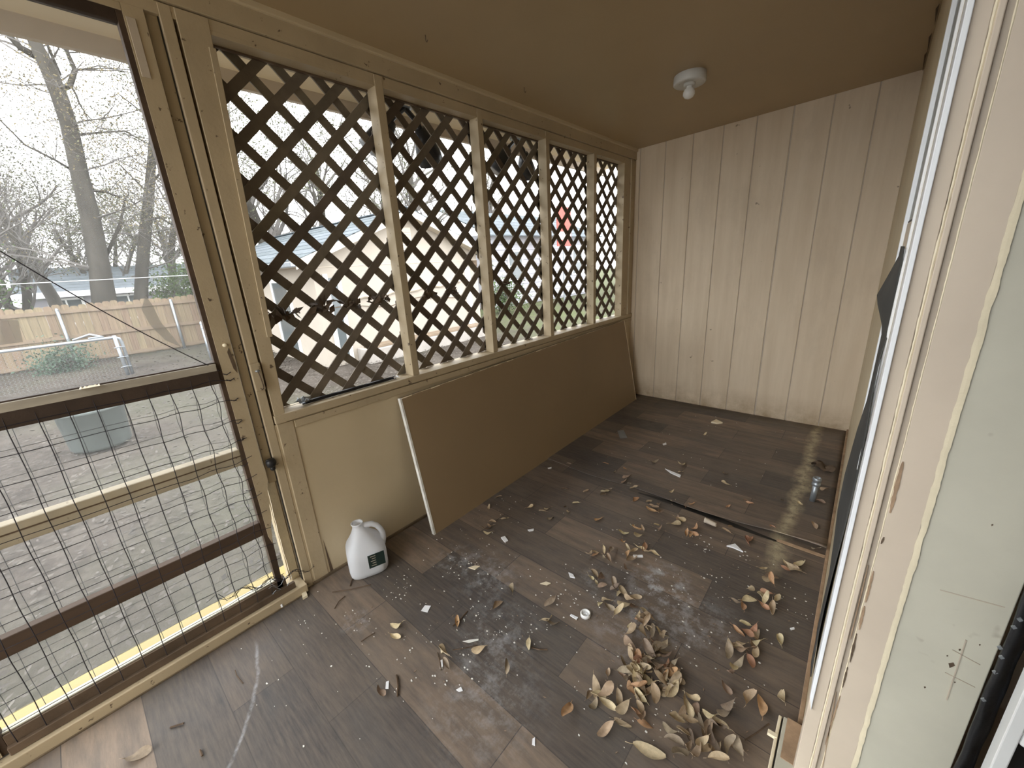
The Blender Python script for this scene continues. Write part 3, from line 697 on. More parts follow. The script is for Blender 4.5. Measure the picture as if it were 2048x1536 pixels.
# ceiling light
lc = at(1380, 152, 2, 2.318); lz = cz(lc.x)
lm = empty('ceiling_light', (lc.x, lc.y, lz)); tag(lm, 'white porcelain ceiling lampholder with a bare bulb', 'ceiling light')
MB().lathe([(0, .01), (.082, .01), (.084, -.02), (.084, -.040), (.078, -.046), (.05, -.040), (0, -.040)], (lc.x, lc.y, lz), 36).build('lamp_base', 'porcelain', lm, smooth=True)
MB().lathe([(.03, -.038), (.03, -.05), (.024, -.054), (0, -.054)], (lc.x, lc.y, lz), 24).build('socket', 'porcelain', lm, smooth=True)
MB().lathe([(.014, -.05), (.016, -.062), (.025, -.068), (.031, -.082), (.031, -.095), (.022, -.108), (.008, -.114), (0, -.115)], (lc.x, lc.y, lz), 24).build('bulb', 'bulb', lm, smooth=True)
for k, (dx, dy) in enumerate(((-.045, -.03), (-.05, -.045), (-.06, -.02), (.075, .0))):
    MB().lathe([(0, .002), (.004, 0), (0, -.005)], (lc.x+dx, lc.y+dy, lz-.038), 6).build('dead_bug', 'bug', lm)

# pipe stub
pp = at(1624, 1003, 2, 0); pe = empty('pipe_stub', (pp.x, pp.y, 0)); tag(pe, 'short galvanized pipe standing up from the floor', 'pipe')
MB().tube([(pp.x, pp.y, 0), (pp.x+.004, pp.y, .12)], .0145, 14).build('pipe', 'galv', pe, smooth=True)
MB().lathe([(.015, .105), (.021, .107), (.021, .120), (.0175, .124), (.0175, .132), (.021, .135), (.021, .150), (.017, .155), (.014, .155), (.013, .13)], (pp.x+.004, pp.y, 0), 16).build('coupling', 'galv', pe, smooth=True)
o = at(1645, 940, 2, 0)
MB().grid(lambda u, v: (o.x-.05+.10*u+.015*math.sin(v*7), o.y-.04+.09*v+.02*math.sin(u*5), .004+.05*abs(math.sin(u*4.1+1)*math.sin(v*3.3+.5))), 9, 9).build('crumpled_dark_rag', 'wood_dark', None, smooth=True)
tag(bpy.data.objects['crumpled_dark_rag'], 'crumpled dark brown scrap behind the pipe stub', 'scrap')

# torn black sheet hanging at the window
sil = [(1812, 492), (1800, 512), (1775, 555), (1755, 590), (1756, 605), (1765, 640), (1771, 668), (1765, 700), (1750, 750), (1735, 800), (1715, 860), (1690, 950), (1676, 1020), (1668, 1085), (1660, 1150), (1650, 1215), (1641, 1260)]
YS = 1.40; sp = [at(u, v, 1, YS) for u, v in sil]
sp = [Vector((min(p.x, 1.7975), p.y, p.z)) for p in sp]
def sheet_pt(u, v):
    f = u*(len(sp)-1); i = min(int(f), len(sp)-2); p = sp[i].lerp(sp[i+1], f-i)
    xw = 1.7985
    x = p.x+(xw-p.x)*(v**1.4); y = YS-.015*v-.20*v+.012*math.sin(u*9)*v
    return (x+.0035*math.sin(u*14+v*5)*v, y, p.z-.02*v*math.sin(u*6))
o = MB().grid(sheet_pt, 48, 10).build('hanging_black_sheet', 'black_cloth', None, smooth=True, solid=.0025)
tag(o, 'torn charcoal screen sheet hanging off the narrow window', 'torn screen')

# floodlights under the eave
def flood(u, v, sc, label):
    p = at(u, v, 0, -.45); t = empty('floodlight', (p.x, p.y, 2.312)); tag(t, label, 'floodlight', 'floodlights under the eave')
    MB().lathe([(0, 0), (.05, 0), (.05, -.025), (0, -.025)], (p.x, p.y, 2.312), 16).build('mount', 'galv', t)
    for s in (-1, 1):
        a = Vector((p.x, p.y, 2.29)); c = Vector((p.x, p.y+s*.07*sc, 2.312-.07*sc)); d = Vector((-.3, s*.55, -.8)).normalized()
        MB().tube([a, c, c+d*.03], .012*sc, 8).build('arm', 'black', t)
        MB().tube([c+d*.02, c+d*.06*sc, c+d*.13*sc, c+d*.17*sc], [.025*sc, .045*sc, .062*sc, .066*sc], 14).build('lamp_head', 'black', t, smooth=True)
flood(815, 268, 1.3, 'dark twin floodlight under the eave behind the second lattice panel')
flood(1035, 335, 1.2, 'dark twin floodlight under the eave behind the third lattice panel')

# black rod and crumpled clip on the sill
a = at(604, 803, 0, -.035); b_ = at(792, 757, 0, -.035)
MB().tube([(a.x, a.y, .8555), (b_.x, b_.y, .8555)], .0085, 8).build('black_rod', 'black', None); tag(bpy.data.objects['black_rod'], 'thin black rod lying on the sill of the first lattice panel', 'rod')
bpy.data.objects['black_rod'].location = (0, 0, 0)
cl = empty('crumpled_foil', (a.x+.01, a.y, .847)); tag(cl, 'crumpled silver foil and wire at the end of the black rod', 'scrap')
r = random.Random(3)
def crump(c, s, seed, n=7):
    r = random.Random(seed); return lambda u, v: (c[0]+s*(u-.5)+s*.3*r.uniform(-1, 1), c[1]+s*(v-.5)+s*.3*r.uniform(-1, 1), c[2]+s*.1+s*.5*abs(r.uniform(-.2, 1)))
MB().grid(crump((a.x+.012, a.y, .858), .05, 2), 5, 5).build('foil', 'galv', cl)
for k in range(4): MB().tube([(a.x, a.y, .86), (a.x+.01*k-.01, a.y-.05+.03*k, .855+.012*(k % 2))], .0012, 5).build('wire_end', 'galv', cl)
q = at(792, 758, 0, -.03); o = MB().grid(crump((q.x, q.y, .849), .03, 8), 4, 4).build('white_scrap', 'paper', None); tag(o, 'tiny white scrap on the sill beside the first post', 'scrap')
# dead leaf clumps caught in the lattice
for i, (u, v, s, lb) in enumerate(((562, 632, .055, 'dark leaf clump on the lattice beside the door post'), (640, 612, .05, 'dark leaf clump caught mid lattice in the first panel'), (697, 607, .04, 'dark leaf clump at the right of the first lattice panel'),
        (757, 600, .04, 'dark leaf clump on the lattice just before the first post'), (860, 588, .035, 'dark leaf clump caught in the second lattice panel'), (902, 582, .035, 'dark clump high in the right half of the second lattice panel'), (1010, 568, .035, 'dark clump caught left in the third lattice panel'), (1040, 563, .03, 'dark clump in the middle of the third lattice panel'),
        (1058, 682, .035, 'dark debris lump on the sill of the third lattice panel'))):
    p = at(u, v, 0, -.058); s *= 1.25; t = empty('leaf_clump', p); tag(t, lb, 'debris', 'dark clumps caught in the lattice'); r = random.Random(i)
    b = MB()
    for k in range(16):
        c = p+Vector((r.uniform(-.004, .012), r.uniform(-s, s), r.uniform(-s*.4, s*.35))); d1 = Vector((r.uniform(-1, 1), r.uniform(-1, 1), r.uniform(-1, 1))).normalized()*s*.5; d2 = d1.cross(Vector((r.random(), r.random(), 1))).normalized()*s*.22
        b.quad(c-d1, c+d2, c+d1, c-d2)
    b.build('dead_leaves', 'wood_dark', t)['kind'] = 'stuff'

# bottle cap
q = at(1171, 1231, 2, 0); bc = empty('bottle_cap', (q.x, q.y, 0)); tag(bc, 'white plastic bottle cap lying on the floor', 'bottle cap')
MB().lathe([(0, .003), (.014, .003), (.0155, .014), (.018, .016), (.021, .012), (.021, .001), (.0, .0)], (q.x, q.y, 0), 28).build('cap_shell', 'white', bc, smooth=True)
MB().lathe([(.006, .003), (.007, .008), (.009, .008), (.010, .003)], (q.x, q.y, 0), 20).build('inner_ring', 'white_alu', bc, smooth=True)

# ---- leaves
def leaf_mesh(name, L, Wd, curl, cup, twist, seed):
    r = random.Random(seed); b = MB(); nu, nv = 8, 4
    def fn(u, v):
        t = u; w = Wd*1.12*(math.sin(math.pi*min(1, t**1.15*.94+.015))**.62)
        s = (v-.5)*2; x = (t-.5)*L; y = s*w/2
        z = curl*((t-.5)*2)**2*L + cup*abs(s)**1.5*w + twist*s*(t-.5)*w + .04*L*math.sin(t*7+seed)*abs(s)
        return (x, y+.10*L*math.sin(t*3+seed), z)
    b.grid(fn, nu, nv)
    mid = fn(0, .5); b.tube([mid, (mid[0]-.12*L, mid[1]-.01*L, mid[2]+.03*L), (mid[0]-.25*L, mid[1]+.02*L, mid[2])], [.0011, .0009, .0008], 4)
    me = bpy.data.meshes.new(name); me.from_pydata(b.v, [], b.f); me.update()
    for p in me.polygons: p.use_smooth = True
    zmin = min(v.co.z for v in me.vertices)
    for v in me.vertices: v.co.z -= zmin
    return me
LM = []
for i in range(8):
    me = leaf_mesh('dry_leaf_shape', .075, rnd(.026, .036), rnd(-.05, .30), rnd(-.05, .5), rnd(-1, 1), i)
    LM.append(me)
leafmesh = {}
def leaf(u, v, size, label, group, lift=0.0, tilt=.25, mt=None):
    p = at(u, v, 2, .004)
    if p.x > 1.76 or p.y > D-.03: return
    mi = random.randrange(6) if mt is None else mt; k = random.randrange(8)
    if (k, mi) not in leafmesh:
        me = LM[k].copy(); me.materials.clear(); me.materials.append(M['leafs'][mi]); leafmesh[(k, mi)] = me
    o = bpy.data.objects.new('dry_leaf', leafmesh[(k, mi)]); COL.objects.link(o)
    s = size/.075*.74
    label = ('mid-brown ', 'tan ', 'dark brown ', 'reddish ', 'pale straw-coloured ', 'grey-brown ')[mi] + label.replace('dry brown ', '').replace('dry grey-brown ', '').replace('reddish curled ', 'curled ').replace('dry ', 'dry ')
    o.location = (p.x, p.y, .0015+lift); o.rotation_euler = (rnd(-tilt, tilt), rnd(-tilt, tilt), rnd(0, 6.28)); o.scale = (s, s*rnd(.85, 1.15), s)
    bpy.context.view_layer.update() if False else None
    # keep every leaf above the floor
    mat_ = o.rotation_euler.to_matrix(); zm = min((mat_ @ Vector((c.co.x*s, c.co.y*s, c.co.z*s))).z for c in o.data.vertices)
    o.location.z -= zm
    tag(o, label, 'leaf', group)
heap = 'dry brown leaf in the big heap beside the white bottle cap'
for k in range(64):
    a = rnd(0, 6.28); q = math.sqrt(random.random())
    leaf(1300+60*q*math.cos(a), 1345+50*q*math.sin(a), rnd(.06, .088), heap, 'leaves of the big heap', lift=rnd(0, .032)*(1-q), tilt=.7)
for k in range(16): leaf(rnd(1250, 1330), rnd(1235, 1300), rnd(.05, .08), heap, 'leaves of the big heap', lift=rnd(0, .015), tilt=.6)
low = 'dry grey-brown leaf in the nearest pile at the bottom of the floor'
for (u, v) in ((1352, 1445), (1362, 1470), (1345, 1490), (1368, 1500), (1395, 1425), (1400, 1445), (1412, 1462), (1425, 1440), (1440, 1452), (1382, 1480), (1400, 1490), (1420, 1480), (1378, 1415), (1388, 1405), (1365, 1425), (1452, 1425), (1460, 1415), (1425, 1495), (1440, 1505), (1452, 1500), (1340, 1460), (1375, 1450), (1410, 1505), (1437, 1470), (1358, 1520), (1390, 1520), (1470, 1490), (1478, 1505), (1436, 1528)):
    leaf(u+rnd(-4, 4), v+rnd(-4, 4), rnd(.06, .085), low, 'leaves of the nearest pile', lift=rnd(0, .02), tilt=.6, mt=random.choice((0, 1, 2, 5, 5)))
mid = 'dry leaf in the cluster running up beside the doorway side of the heap'
for (u, v) in ((1478, 1262), (1492, 1270), (1506, 1262), (1515, 1275), (1500, 1290), (1482, 1298), (1470, 1300), (1463, 1293), (1490, 1305), (1515, 1295), (1508, 1305), (1455, 1310), (1500, 1325), (1480, 1325), (1462, 1340), (1450, 1380), (1460, 1350), (1488, 1255), (1472, 1210), (1480, 1215), (1520, 1192), (1530, 1205), (1542, 1215), (1525, 1215), (1500, 1205), (1552, 1205), (1536, 1190), (1526, 1140), (1532, 1158), (1545, 1165), (1540, 1155), (1498, 1400), (1500, 1185)):
    leaf(u+rnd(-3, 3), v+rnd(-3, 3), rnd(.055, .085), mid, 'leaves of the doorway-side cluster', lift=rnd(0, .012), tilt=.6)
up = 'dry leaf in the loose cluster between the heap and the floor seam'
for (u, v) in ((1188, 1103), (1196, 1112), (1212, 1100), (1222, 1108), (1206, 1120), (1218, 1125), (1180, 1112), (1247, 1088), (1258, 1098), (1268, 1104), (1262, 1118), (1255, 1112), (1275, 1100), (1285, 1095), (1298, 1108), (1310, 1112), (1250, 1065), (1262, 1058), (1275, 1065), (1285, 1060), (1270, 1075), (1310, 1052), (1322, 1062), (1190, 1150), (1182, 1155), (1200, 1156), (1252, 1142), (1195, 1172), (1205, 1180), (1230, 1182), (1240, 1188), (1225, 1175), (1250, 1185), (1215, 1205), (1202, 1215), (1255, 1195), (1245, 1210), (1262, 1215), (1270, 1200), (1220, 1218), (1288, 1232), (1298, 1240), (1280, 1245), (1300, 1262), (1308, 1268), (1238, 1222)):
    leaf(u+rnd(-4, 4), v+rnd(-3, 3), rnd(.05, .08), up, 'leaves of the loose cluster', lift=rnd(0, .012), tilt=.6)
red = [(1382, 1075, .07, 3), (1372, 1070, .06, 3), (1388, 1070, .07, 3)]
for u, v, s, m_ in red: leaf(u, v, s, 'reddish curled leaf near the middle of the floor seam', 'reddish leaves by the seam', lift=.01, tilt=.7, mt=m_)
seam = 'dry leaf lying along the black floor seam'
for (u, v) in ((1298, 1005), (1308, 1015), (1318, 1012), (1302, 1022), (1320, 1025), (1346, 1004), (1370, 1012), (1383, 1012), (1350, 1048), (1360, 1040), (1355, 1038), (1452, 1063), (1460, 1058), (1492, 1083), (1500, 1080), (1258, 972), (1250, 965), (1268, 978), (1210, 985), (1218, 982), (1205, 992), (1270, 1000), (1390, 1056)):
    leaf(u, v, rnd(.055, .085), seam, 'leaves along the floor seam', lift=.003, tilt=.5)
far = 'dry leaf scattered on the far vinyl sheet'
for (u, v, s) in ((1308, 926, .10), (1362, 932, .09), (1255, 958, .08), (1362, 946, .05), (1450, 969, .07), (1342, 985, .05), (1450, 950, .05), (1500, 1010, .06), (1545, 1060, .06), (1628, 1055, .06), (1600, 1010, .06), (1650, 982, .07), (1665, 998, .06), (1640, 1004, .07), (1410, 870, .05), (1565, 1005, .05), (1250, 940, .04), (1230, 945, .05), (1455, 1015, .05), (1490, 1005, .05), (1632, 1100, .05)):
    leaf(u, v, s, far, 'leaves on the far vinyl sheet', lift=.006, tilt=.5)
brd = 'dry leaf near the foot of the leaning board'
for (u, v) in ((998, 996), (978, 1016), (1010, 1040), (972, 1060), (982, 1052), (976, 1066), (1085, 1025), (1095, 1017), (1100, 1038), (1136, 1025), (1130, 980), (1172, 982), (1152, 1008), (1198, 1040), (1138, 928), (1212, 928), (1060, 1015), (985, 1045), (1024, 1178), (1105, 1250)):
    leaf(u, v, rnd(.05, .075), brd, 'leaves near the leaning board', lift=.001, tilt=.4)
left = 'dry leaf scattered on the near floor left of the heap'
for (u, v) in ((994, 1211), (1097, 1245), (1060, 1290), (1012, 1338), (957, 1300), (797, 1252), (792, 1272), (915, 1245), (762, 1385), (893, 1330), (887, 1310), (1133, 1425), (1100, 1205), (1245, 1415), (1215, 1408), (1185, 1410), (1195, 1395), (1212, 1385), (1190, 1375), (1180, 1390), (1272, 1428), (1285, 1440), (1278, 1420), (1212, 1460), (1245, 1452), (1290, 1455), (1235, 1398), (1215, 1350)):
    leaf(u, v, rnd(.055, .085), left, 'leaves on the near floor', lift=.002, tilt=.55)
rt = 'lone leaf on the floor beside the brown edge strip'
for (u, v) in ((1558, 1282), (1565, 1398), (1522, 1415), (1585, 1135), (1598, 1130), (1575, 1132), (1590, 1140), (1572, 1140)):
    leaf(u, v, rnd(.06, .09), rt, 'leaves by the brown edge strip', lift=.003, tilt=.3, mt=random.choice((1, 3, 4)))
leaf(1298, 1503, .10, 'large pale tan leaf at the bottom edge of the floor', None, mt=4, tilt=.1) if False else None
p = at(1298, 1504, 2, 0); o = bpy.data.objects.new('dry_leaf', LM[2].copy()); o.data.materials.clear(); o.data.materials.append(M['leafs'][4]); COL.objects.link(o); o.location = (p.x, p.y, .003); o.rotation_euler = (0, 0, .5); o.scale = (1.2, 1.2, .6); tag(o, 'single large pale tan leaf nearest the photo bottom', 'leaf')
p = at(280, 1510, 2, 0); o = bpy.data.objects.new('dry_leaf', LM[4].copy()); o.data.materials.clear(); o.data.materials.append(M['leafs'][5]); COL.objects.link(o); o.location = (p.x, p.y, .003); o.rotation_euler = (.2, 0, .9); o.scale = (.9, .9, .9); tag(o, 'single grey leaf on the floor by the screen door', 'leaf')

# ---- twigs, chips, papers
def twig(pts, rad, label):
    P = [at(u, v, 2, .004) for u, v in pts]; c = P[0].copy(); c.z = 0
    o = MB().tube([Vector((p.x, p.y, .0035+.002*(i % 2))) for i, p in enumerate(P)], rad, 5).build('twig', 'twig', None); tag(o, label, 'twig', 'twigs on the floor')
twig([(793, 1350), (796, 1370), (795, 1392)], .0035, 'short straight dark stick left of the paint chips')
twig([(665, 1184), (700, 1180), (742, 1169)], .0022, 'long thin curved twig in front of the jug')
twig([(669, 1217), (678, 1203), (690, 1192)], .0022, 'short thin twig on the floor below the jug')
twig([(700, 1172), (704, 1160), (716, 1152), (724, 1150)], .003, 'forked dark twig touching the jug base')
twig([(905, 1252), (920, 1240), (935, 1222)], .0025, 'dark twig with a tan leaf near the white paper scrap')
twig([(722, 1283), (735, 1275), (750, 1265)], .002, 'faint twig on the floor planks below the wall')
twig([(1062, 1295), (1080, 1300), (1095, 1299)], .0028, 'dark twig left of the bottle cap shadow')
twig([(905, 1300), (930, 1297), (955, 1290)], .0018, 'hair-thin twig beside the long white chip')
twig([(875, 1305), (880, 1325), (882, 1340)], .002, 'thin dark twig between two white chips')
twig([(340, 1455), (368, 1447)], .003, 'small dark stick near the screen door sill')
twig([(400, 1500), (405, 1512)], .003, 'tiny dark stick at the bottom left of the floor')
twig([(470, 1340), (474, 1352), (486, 1366)], .0015, 'curled dark hair-like twig near the chalky door scratch')
twig([(1490, 1480), (1515, 1465), (1538, 1447)], .0022, 'thin pale twig near the threshold')
twig([(1132, 1012), (1128, 1014)], .003, 'tiny dark twig bit near the leaning board')
def chip(pts, mat, name, label, cat, h=.0015, z=.0012):
    P = [at(u, v, 2, z) for u, v in pts]; P = [Vector((p.x, p.y, z)) for p in P]
    o = MB().prism(P, (0, 0, h)).build(name, mat, None); tag(o, label, cat)
chip([(1453, 1093), (1470, 1089), (1486, 1105), (1465, 1096)], 'paper', 'paper_scrap', 'white triangular paper scrap in front of the floor seam', 'paper', h=.006)
chip([(1235, 862), (1247, 860), (1255, 876), (1240, 877)], 'galv', 'plastic_card', 'small grey clear card lying on the far floor', 'card', z=.008)
chip([(1422, 846), (1432, 841), (1445, 847), (1434, 848)], 'cream', 'wood_sliver', 'pale lifted sliver of vinyl near the end wall', 'sliver', h=.012, z=.006)
chip([(842, 1222), (850, 1211), (862, 1212), (855, 1225)], 'paper', 'paper_scrap', 'small square white paper scrap right of the jug', 'paper')
chip([(1002, 1076), (1010, 1074), (1016, 1082), (1009, 1085)], 'paper', 'paint_chip', 'white curled chip on the floor in front of the board', 'paint chip', h=.006)
chip([(925, 1283), (938, 1280), (957, 1278), (957, 1281), (938, 1286)], 'chip', 'paint_chip', 'long thin white paint chip near the middle left', 'paint chip')
chip([(880, 1290), (886, 1289), (889, 1303), (882, 1308)], 'cream', 'paint_chip', 'cream bone-shaped paint chip on the near floor', 'paint chip', h=.004)
chip([(880, 1322), (885, 1320), (886, 1334), (880, 1338)], 'paper', 'paint_chip', 'white oval paint chip beside a tan leaf', 'paint chip', h=.003)
chip([(772, 1364), (778, 1362), (777, 1378), (771, 1378)], 'paper', 'paint_chip', 'white sliver chip beside the dark stick', 'paint chip')
chip([(912, 1380), (922, 1374), (926, 1382), (918, 1384)], 'paper', 'paint_chip', 'white flake on the planks right of the dark stick', 'paint chip')
chip([(1140, 1232), (1142, 1229), (1156, 1236), (1153, 1240)], 'paper', 'paint_chip', 'white stick chip touching the bottle cap', 'paint chip', h=.004)
chip([(1266, 1111), (1285, 1111), (1286, 1115), (1267, 1115)], 'paper', 'paint_chip', 'narrow white strip among the loose leaf cluster', 'paint chip', h=.004, z=.012)
chip([(1080, 1168), (1092, 1164), (1102, 1167), (1094, 1171)], 'cream', 'paint_chip', 'cream chip in the middle of the floor', 'paint chip', h=.003)
chip([(1137, 1146), (1146, 1150), (1150, 1157), (1140, 1155)], 'paper', 'paint_chip', 'bright white flake beside a dark leaf in mid floor', 'paint chip', h=.005)
chip([(1330, 938), (1345, 944), (1362, 951), (1360, 955), (1342, 947)], 'paper', 'white_stick', 'thin broken white stick on the far sheet', 'stick', h=.004, z=.006)
chip([(1325, 888), (1332, 885), (1333, 889), (1327, 891)], 'paper', 'paint_chip', 'white chip lying alone on the far sheet', 'paint chip', z=.006)
chip([(1095, 936), (1103, 934), (1103, 937), (1097, 938)], 'paper', 'paint_chip', 'white chip close to the board foot', 'paint chip')
chip([(1055, 1060), (1068, 1058), (1067, 1062), (1058, 1063)], 'paper', 'paint_chip', 'white chip between the board and the leaf clusters', 'paint chip', h=.003)
chip([(937, 1136), (950, 1132), (960, 1133), (950, 1140)], 'cream', 'paint_chip', 'pale chip on the dark patch right of the jug', 'paint chip', h=.004)
chip([(1580, 1257), (1588, 1255), (1589, 1259), (1582, 1261)], 'paper', 'paint_chip', 'white chip near the right edge of the floor', 'paint chip', h=.003)
chip([(540, 1216), (560, 1204), (572, 1206), (566, 1216), (552, 1220)], 'paper', 'splinter_scrap', 'shredded white splinter at the foot of the door jamb', 'scrap', h=.02)
chip([(604, 1190), (612, 1184), (616, 1194), (606, 1200)], 'cream', 'leaf_scrap', 'curled pale scrap at the foot of the door post', 'scrap', h=.012)
chip([(1065, 1478), (1070, 1475), (1070, 1492), (1064, 1490)], 'paper', 'paint_chip', 'white blot chip near the photo bottom', 'paint chip', h=.002)
# uncountable paint flecks
fk = MB(); r = random.Random(21)
def fleck(x, y, s):
    a = r.uniform(0, 6.28); n = 5; P = []
    for k in range(n): an = a+2*math.pi*k/n; q = s*r.uniform(.5, 1.2); P.append(Vector((x+q*math.cos(an), y+q*math.sin(an)*.7, .0012)))
    fk.prism(P, (0, 0, .0012))
zones = [((.35, .95), (.45, 1.2), 150), ((.85, 1.5), (.7, 1.9), 170), ((.2, .7), (.7, 1.6), 70), ((1.3, 1.75), (1.1, 1.9), 70), ((.1, .8), (.1, .6), 40)]
for (x0, x1), (y0, y1), n in zones:
    cx_ = [(r.uniform(x0, x1), r.uniform(y0, y1)) for _ in range(12)]
    for k in range(n):
        if r.random() < .5: c = r.choice(cx_); x, y = r.gauss(c[0], .04), r.gauss(c[1], .04)
        else: x, y = r.uniform(x0, x1), r.uniform(y0, y1)
        if x < .2 and y > 1: continue
        fleck(x, y, r.choice((.0016, .002, .0026, .0034, .0048)))
for k in range(40): 
    x, y = r.uniform(.5, 1.7), r.uniform(2.2, 3.6); a = r.uniform(0, 6); s = r.choice((.0015, .002, .003)); fk.prism([Vector((x+s*math.cos(a+t), y+s*math.sin(a+t), .0065)) for t in (0, 1.5, 3, 4.5)], (0, 0, .0012))
tag(fk.build('paint_flecks', 'chip', None), 'tiny white paint flecks sprinkled over the porch floor', 'paint flecks', kind='stuff')
db = MB()
for k in range(260):
    x, y = r.uniform(.3, 1.72), r.uniform(.4, 3.5)
    if k < 120: x, y = r.gauss(1.35, .2), r.gauss(1.35, .35)
    if x > 1.74 or x < .22 and y > 1: continue
    a = r.uniform(0, 6.28); s = r.uniform(.002, .006); z = .0012 if y < 2.05 else .0065
    db.prism([Vector((x+s*math.cos(a), y+s*math.sin(a), z)), Vector((x+s*.3*math.cos(a+1.6), y+s*.3*math.sin(a+1.6), z)), Vector((x-s*math.cos(a), y-s*math.sin(a), z)), Vector((x+s*.3*math.cos(a-1.6), y+s*.3*math.sin(a-1.6), z))], (0, 0, .0015))
tag(db.build('crumbled_leaf_bits', 'leafs' and M['leafs'][2], None), 'brown crumbled leaf bits spread over the porch floor', 'leaf bits', kind='stuff')

# =================================================================== OUTDOORS
GZ = -.4
gm = MB().grid(lambda u, v: (-70+u*69.8, -40+v*100, GZ+.03*math.sin(u*60)*math.sin(v*50)), 60, 60).build('ground', 'ground', None, smooth=True); gm.name = 'floor_ground'
tag(gm, 'bare dirt yard with thin grass and fallen leaves', 'ground', kind='structure')
MB().box(-.3, 6, -8, 10, GZ-.1, GZ-.01).build('ground_under_house', 'ground', gm)
yb = MB().box(-.40, -.262, -2.2, .50, -.14, -.10).build('yellow_board', 'yellow', None, bevel=.004); tag(yb, 'yellow pine step board just outside the screen door', 'board')
o = MB().box(-.40, -.1, -2.2, .47, GZ, -.142).build('step_base', 'wood_dark', None); tag(o, 'dark timber base under the yellow step board', 'step')
lt = MB(); r = random.Random(31)
for k in range(22000):
    x = -.5-11.8*r.random()**.9; y = x*-.05+r.uniform(-3.5, 4.5)+(-x*.15)*r.uniform(-1, 4)
    s = r.uniform(.012, .032); a = r.uniform(0, 6.28); h = r.uniform(.0, .02)
    d = Vector((math.cos(a)*s, math.sin(a)*s, r.uniform(-.2, .3)*s)); n2 = Vector((-math.sin(a)*s*.45, math.cos(a)*s*.45, r.uniform(-.2, .3)*s)); c = Vector((x, y, GZ+.03+h))
    lt.quad(c-d, c+n2, c+d, c-n2)
tag(lt.build('fallen_leaf_litter', 'litter', None), 'brown fallen leaf litter spread over the yard', 'leaf litter', kind='stuff')

# ---- wooden fence
FX = -12.6
fe = empty('wooden_fence', (FX, 2, GZ)); tag(fe, 'weathered cedar board fence on metal posts across the yard', 'fence')
r = random.Random(2); y = -6.0; bmesh_cache = []
for k in range(6):
    h = 1.40+r.uniform(-.02, .02); b = MB().prism([Vector((FX-.01, 0, GZ+.02)), Vector((FX-.01, .138, GZ+.02)), Vector((FX-.01, .138, GZ+h-.03)), Vector((FX-.01, .11, GZ+h)), Vector((FX-.01, .028, GZ+h)), Vector((FX-.01, 0, GZ+h-.03))], (-.018, 0, 0)).build('fence_board', 'fence', fe)
    bmesh_cache.append(b)
n = 0
for k in range(92):
    if k < 6: o = bmesh_cache[k]
    else: o = bpy.data.objects.new('fence_board', bmesh_cache[k % 6].data); COL.objects.link(o); o.parent = fe
    o.location = (r.uniform(-.004, .004), y+k*.1425, r.uniform(-.01, .02))
for z in (.05, .62, 1.22): MB().box(FX-.008, FX+.032, -6, 7.2, GZ+z, GZ+z+.085).build('fence_rail', 'fence_rail', fe)
for y in (-4.4, -2.2, .05, 2.16, 4.4, 6.5):
    MB().tube([(FX+.07, y, GZ-.1), (FX+.07, y, GZ+1.30)], .032, 10).lathe([(.034, 1.30), (.034, 1.33), (.02, 1.35), (0, 1.355)], (FX+.07, y, GZ), 10).build('fence_post', 'galv', fe, smooth=True)

# ---- chain link fence and gate post
CX = -9.45
cf = empty('chain_link_fence', (CX, -2, GZ)); tag(cf, 'low galvanized chain link fence with curved corner post', 'chain link fence')
cb = MB(); r = random.Random(6)
for k in range(-2, 118):
    y0_ = .72-k*.055
    cb.tube([(CX, y0_-.0275*(i % 2)-.001, GZ+.03+.0275*i) for i in range(28)], .0013, 3, False)
cb.build('chain_link', 'galv', cf)['kind'] = 'stuff'
MB().tube([(CX, -6, GZ+.80), (CX, .55, GZ+.80), (CX, .66, GZ+.80), (CX, .72, GZ+.77), (CX, .74, GZ+.70), (CX, .745, GZ+.0)], .028, 10).build('top_rail', 'galv', cf, smooth=True)
MB().tube([(CX+.02, .67, GZ), (CX+.02, .66, GZ+.84)], .032, 10).build('corner_post', 'galv', cf, smooth=True)
MB().tube([(CX-.3, .1, GZ+.82), (CX-.2, .35, GZ+.9), (CX, .5, GZ+.84), (CX, .3, GZ+.84)], .02, 8).build('latch', 'galv', cf)
for z in (.2, .4, .6): MB().tube([(CX+.05, .60, GZ+z), (CX+.06, .70, GZ+z+.01), (CX+.03, .76, GZ+z)], .008, 6).build('tension_band', 'galv', cf)
gp = empty('gate_post', (CX, 2.12, GZ)); tag(gp, 'single galvanized gate post beside the door opening', 'post')
MB().tube([(CX, 2.12, GZ-.05), (CX, 2.12, GZ+.86)], .042, 12).build('post_tube', 'galv', gp, smooth=True)
MB().lathe([(.046, .85), (.046, .88), (.03, .91), (0, .92)], (CX, 2.12, GZ), 12).build('post_cap', 'galv', gp, smooth=True)
for z in (.25, .55, .75): MB().lathe([(.047, z), (.047, z+.025)], (CX, 2.12, GZ), 12).build('band', 'galv', gp)

# ---- tub in the yard
tc = Vector((-4.75, -.02, GZ)); tb_ = empty('yard_tub', tc); tag(tb_, 'large dark green round tub standing in the yard', 'tub')
MB().lathe([(0, .02), (.25, .02), (.262, .05), (.285, .44), (.295, .45), (.295, .48), (.28, .48), (.27, .43), (.24, .08), (0, .07)], tuple(tc), 32).build('tub_body', 'tub', tb_, smooth=True)
MB().lathe([(.294, .45), (.303, .452), (.303, .482), (.284, .486)], tuple(tc), 32).build('tub_rim', 'tub', tb_, smooth=True)

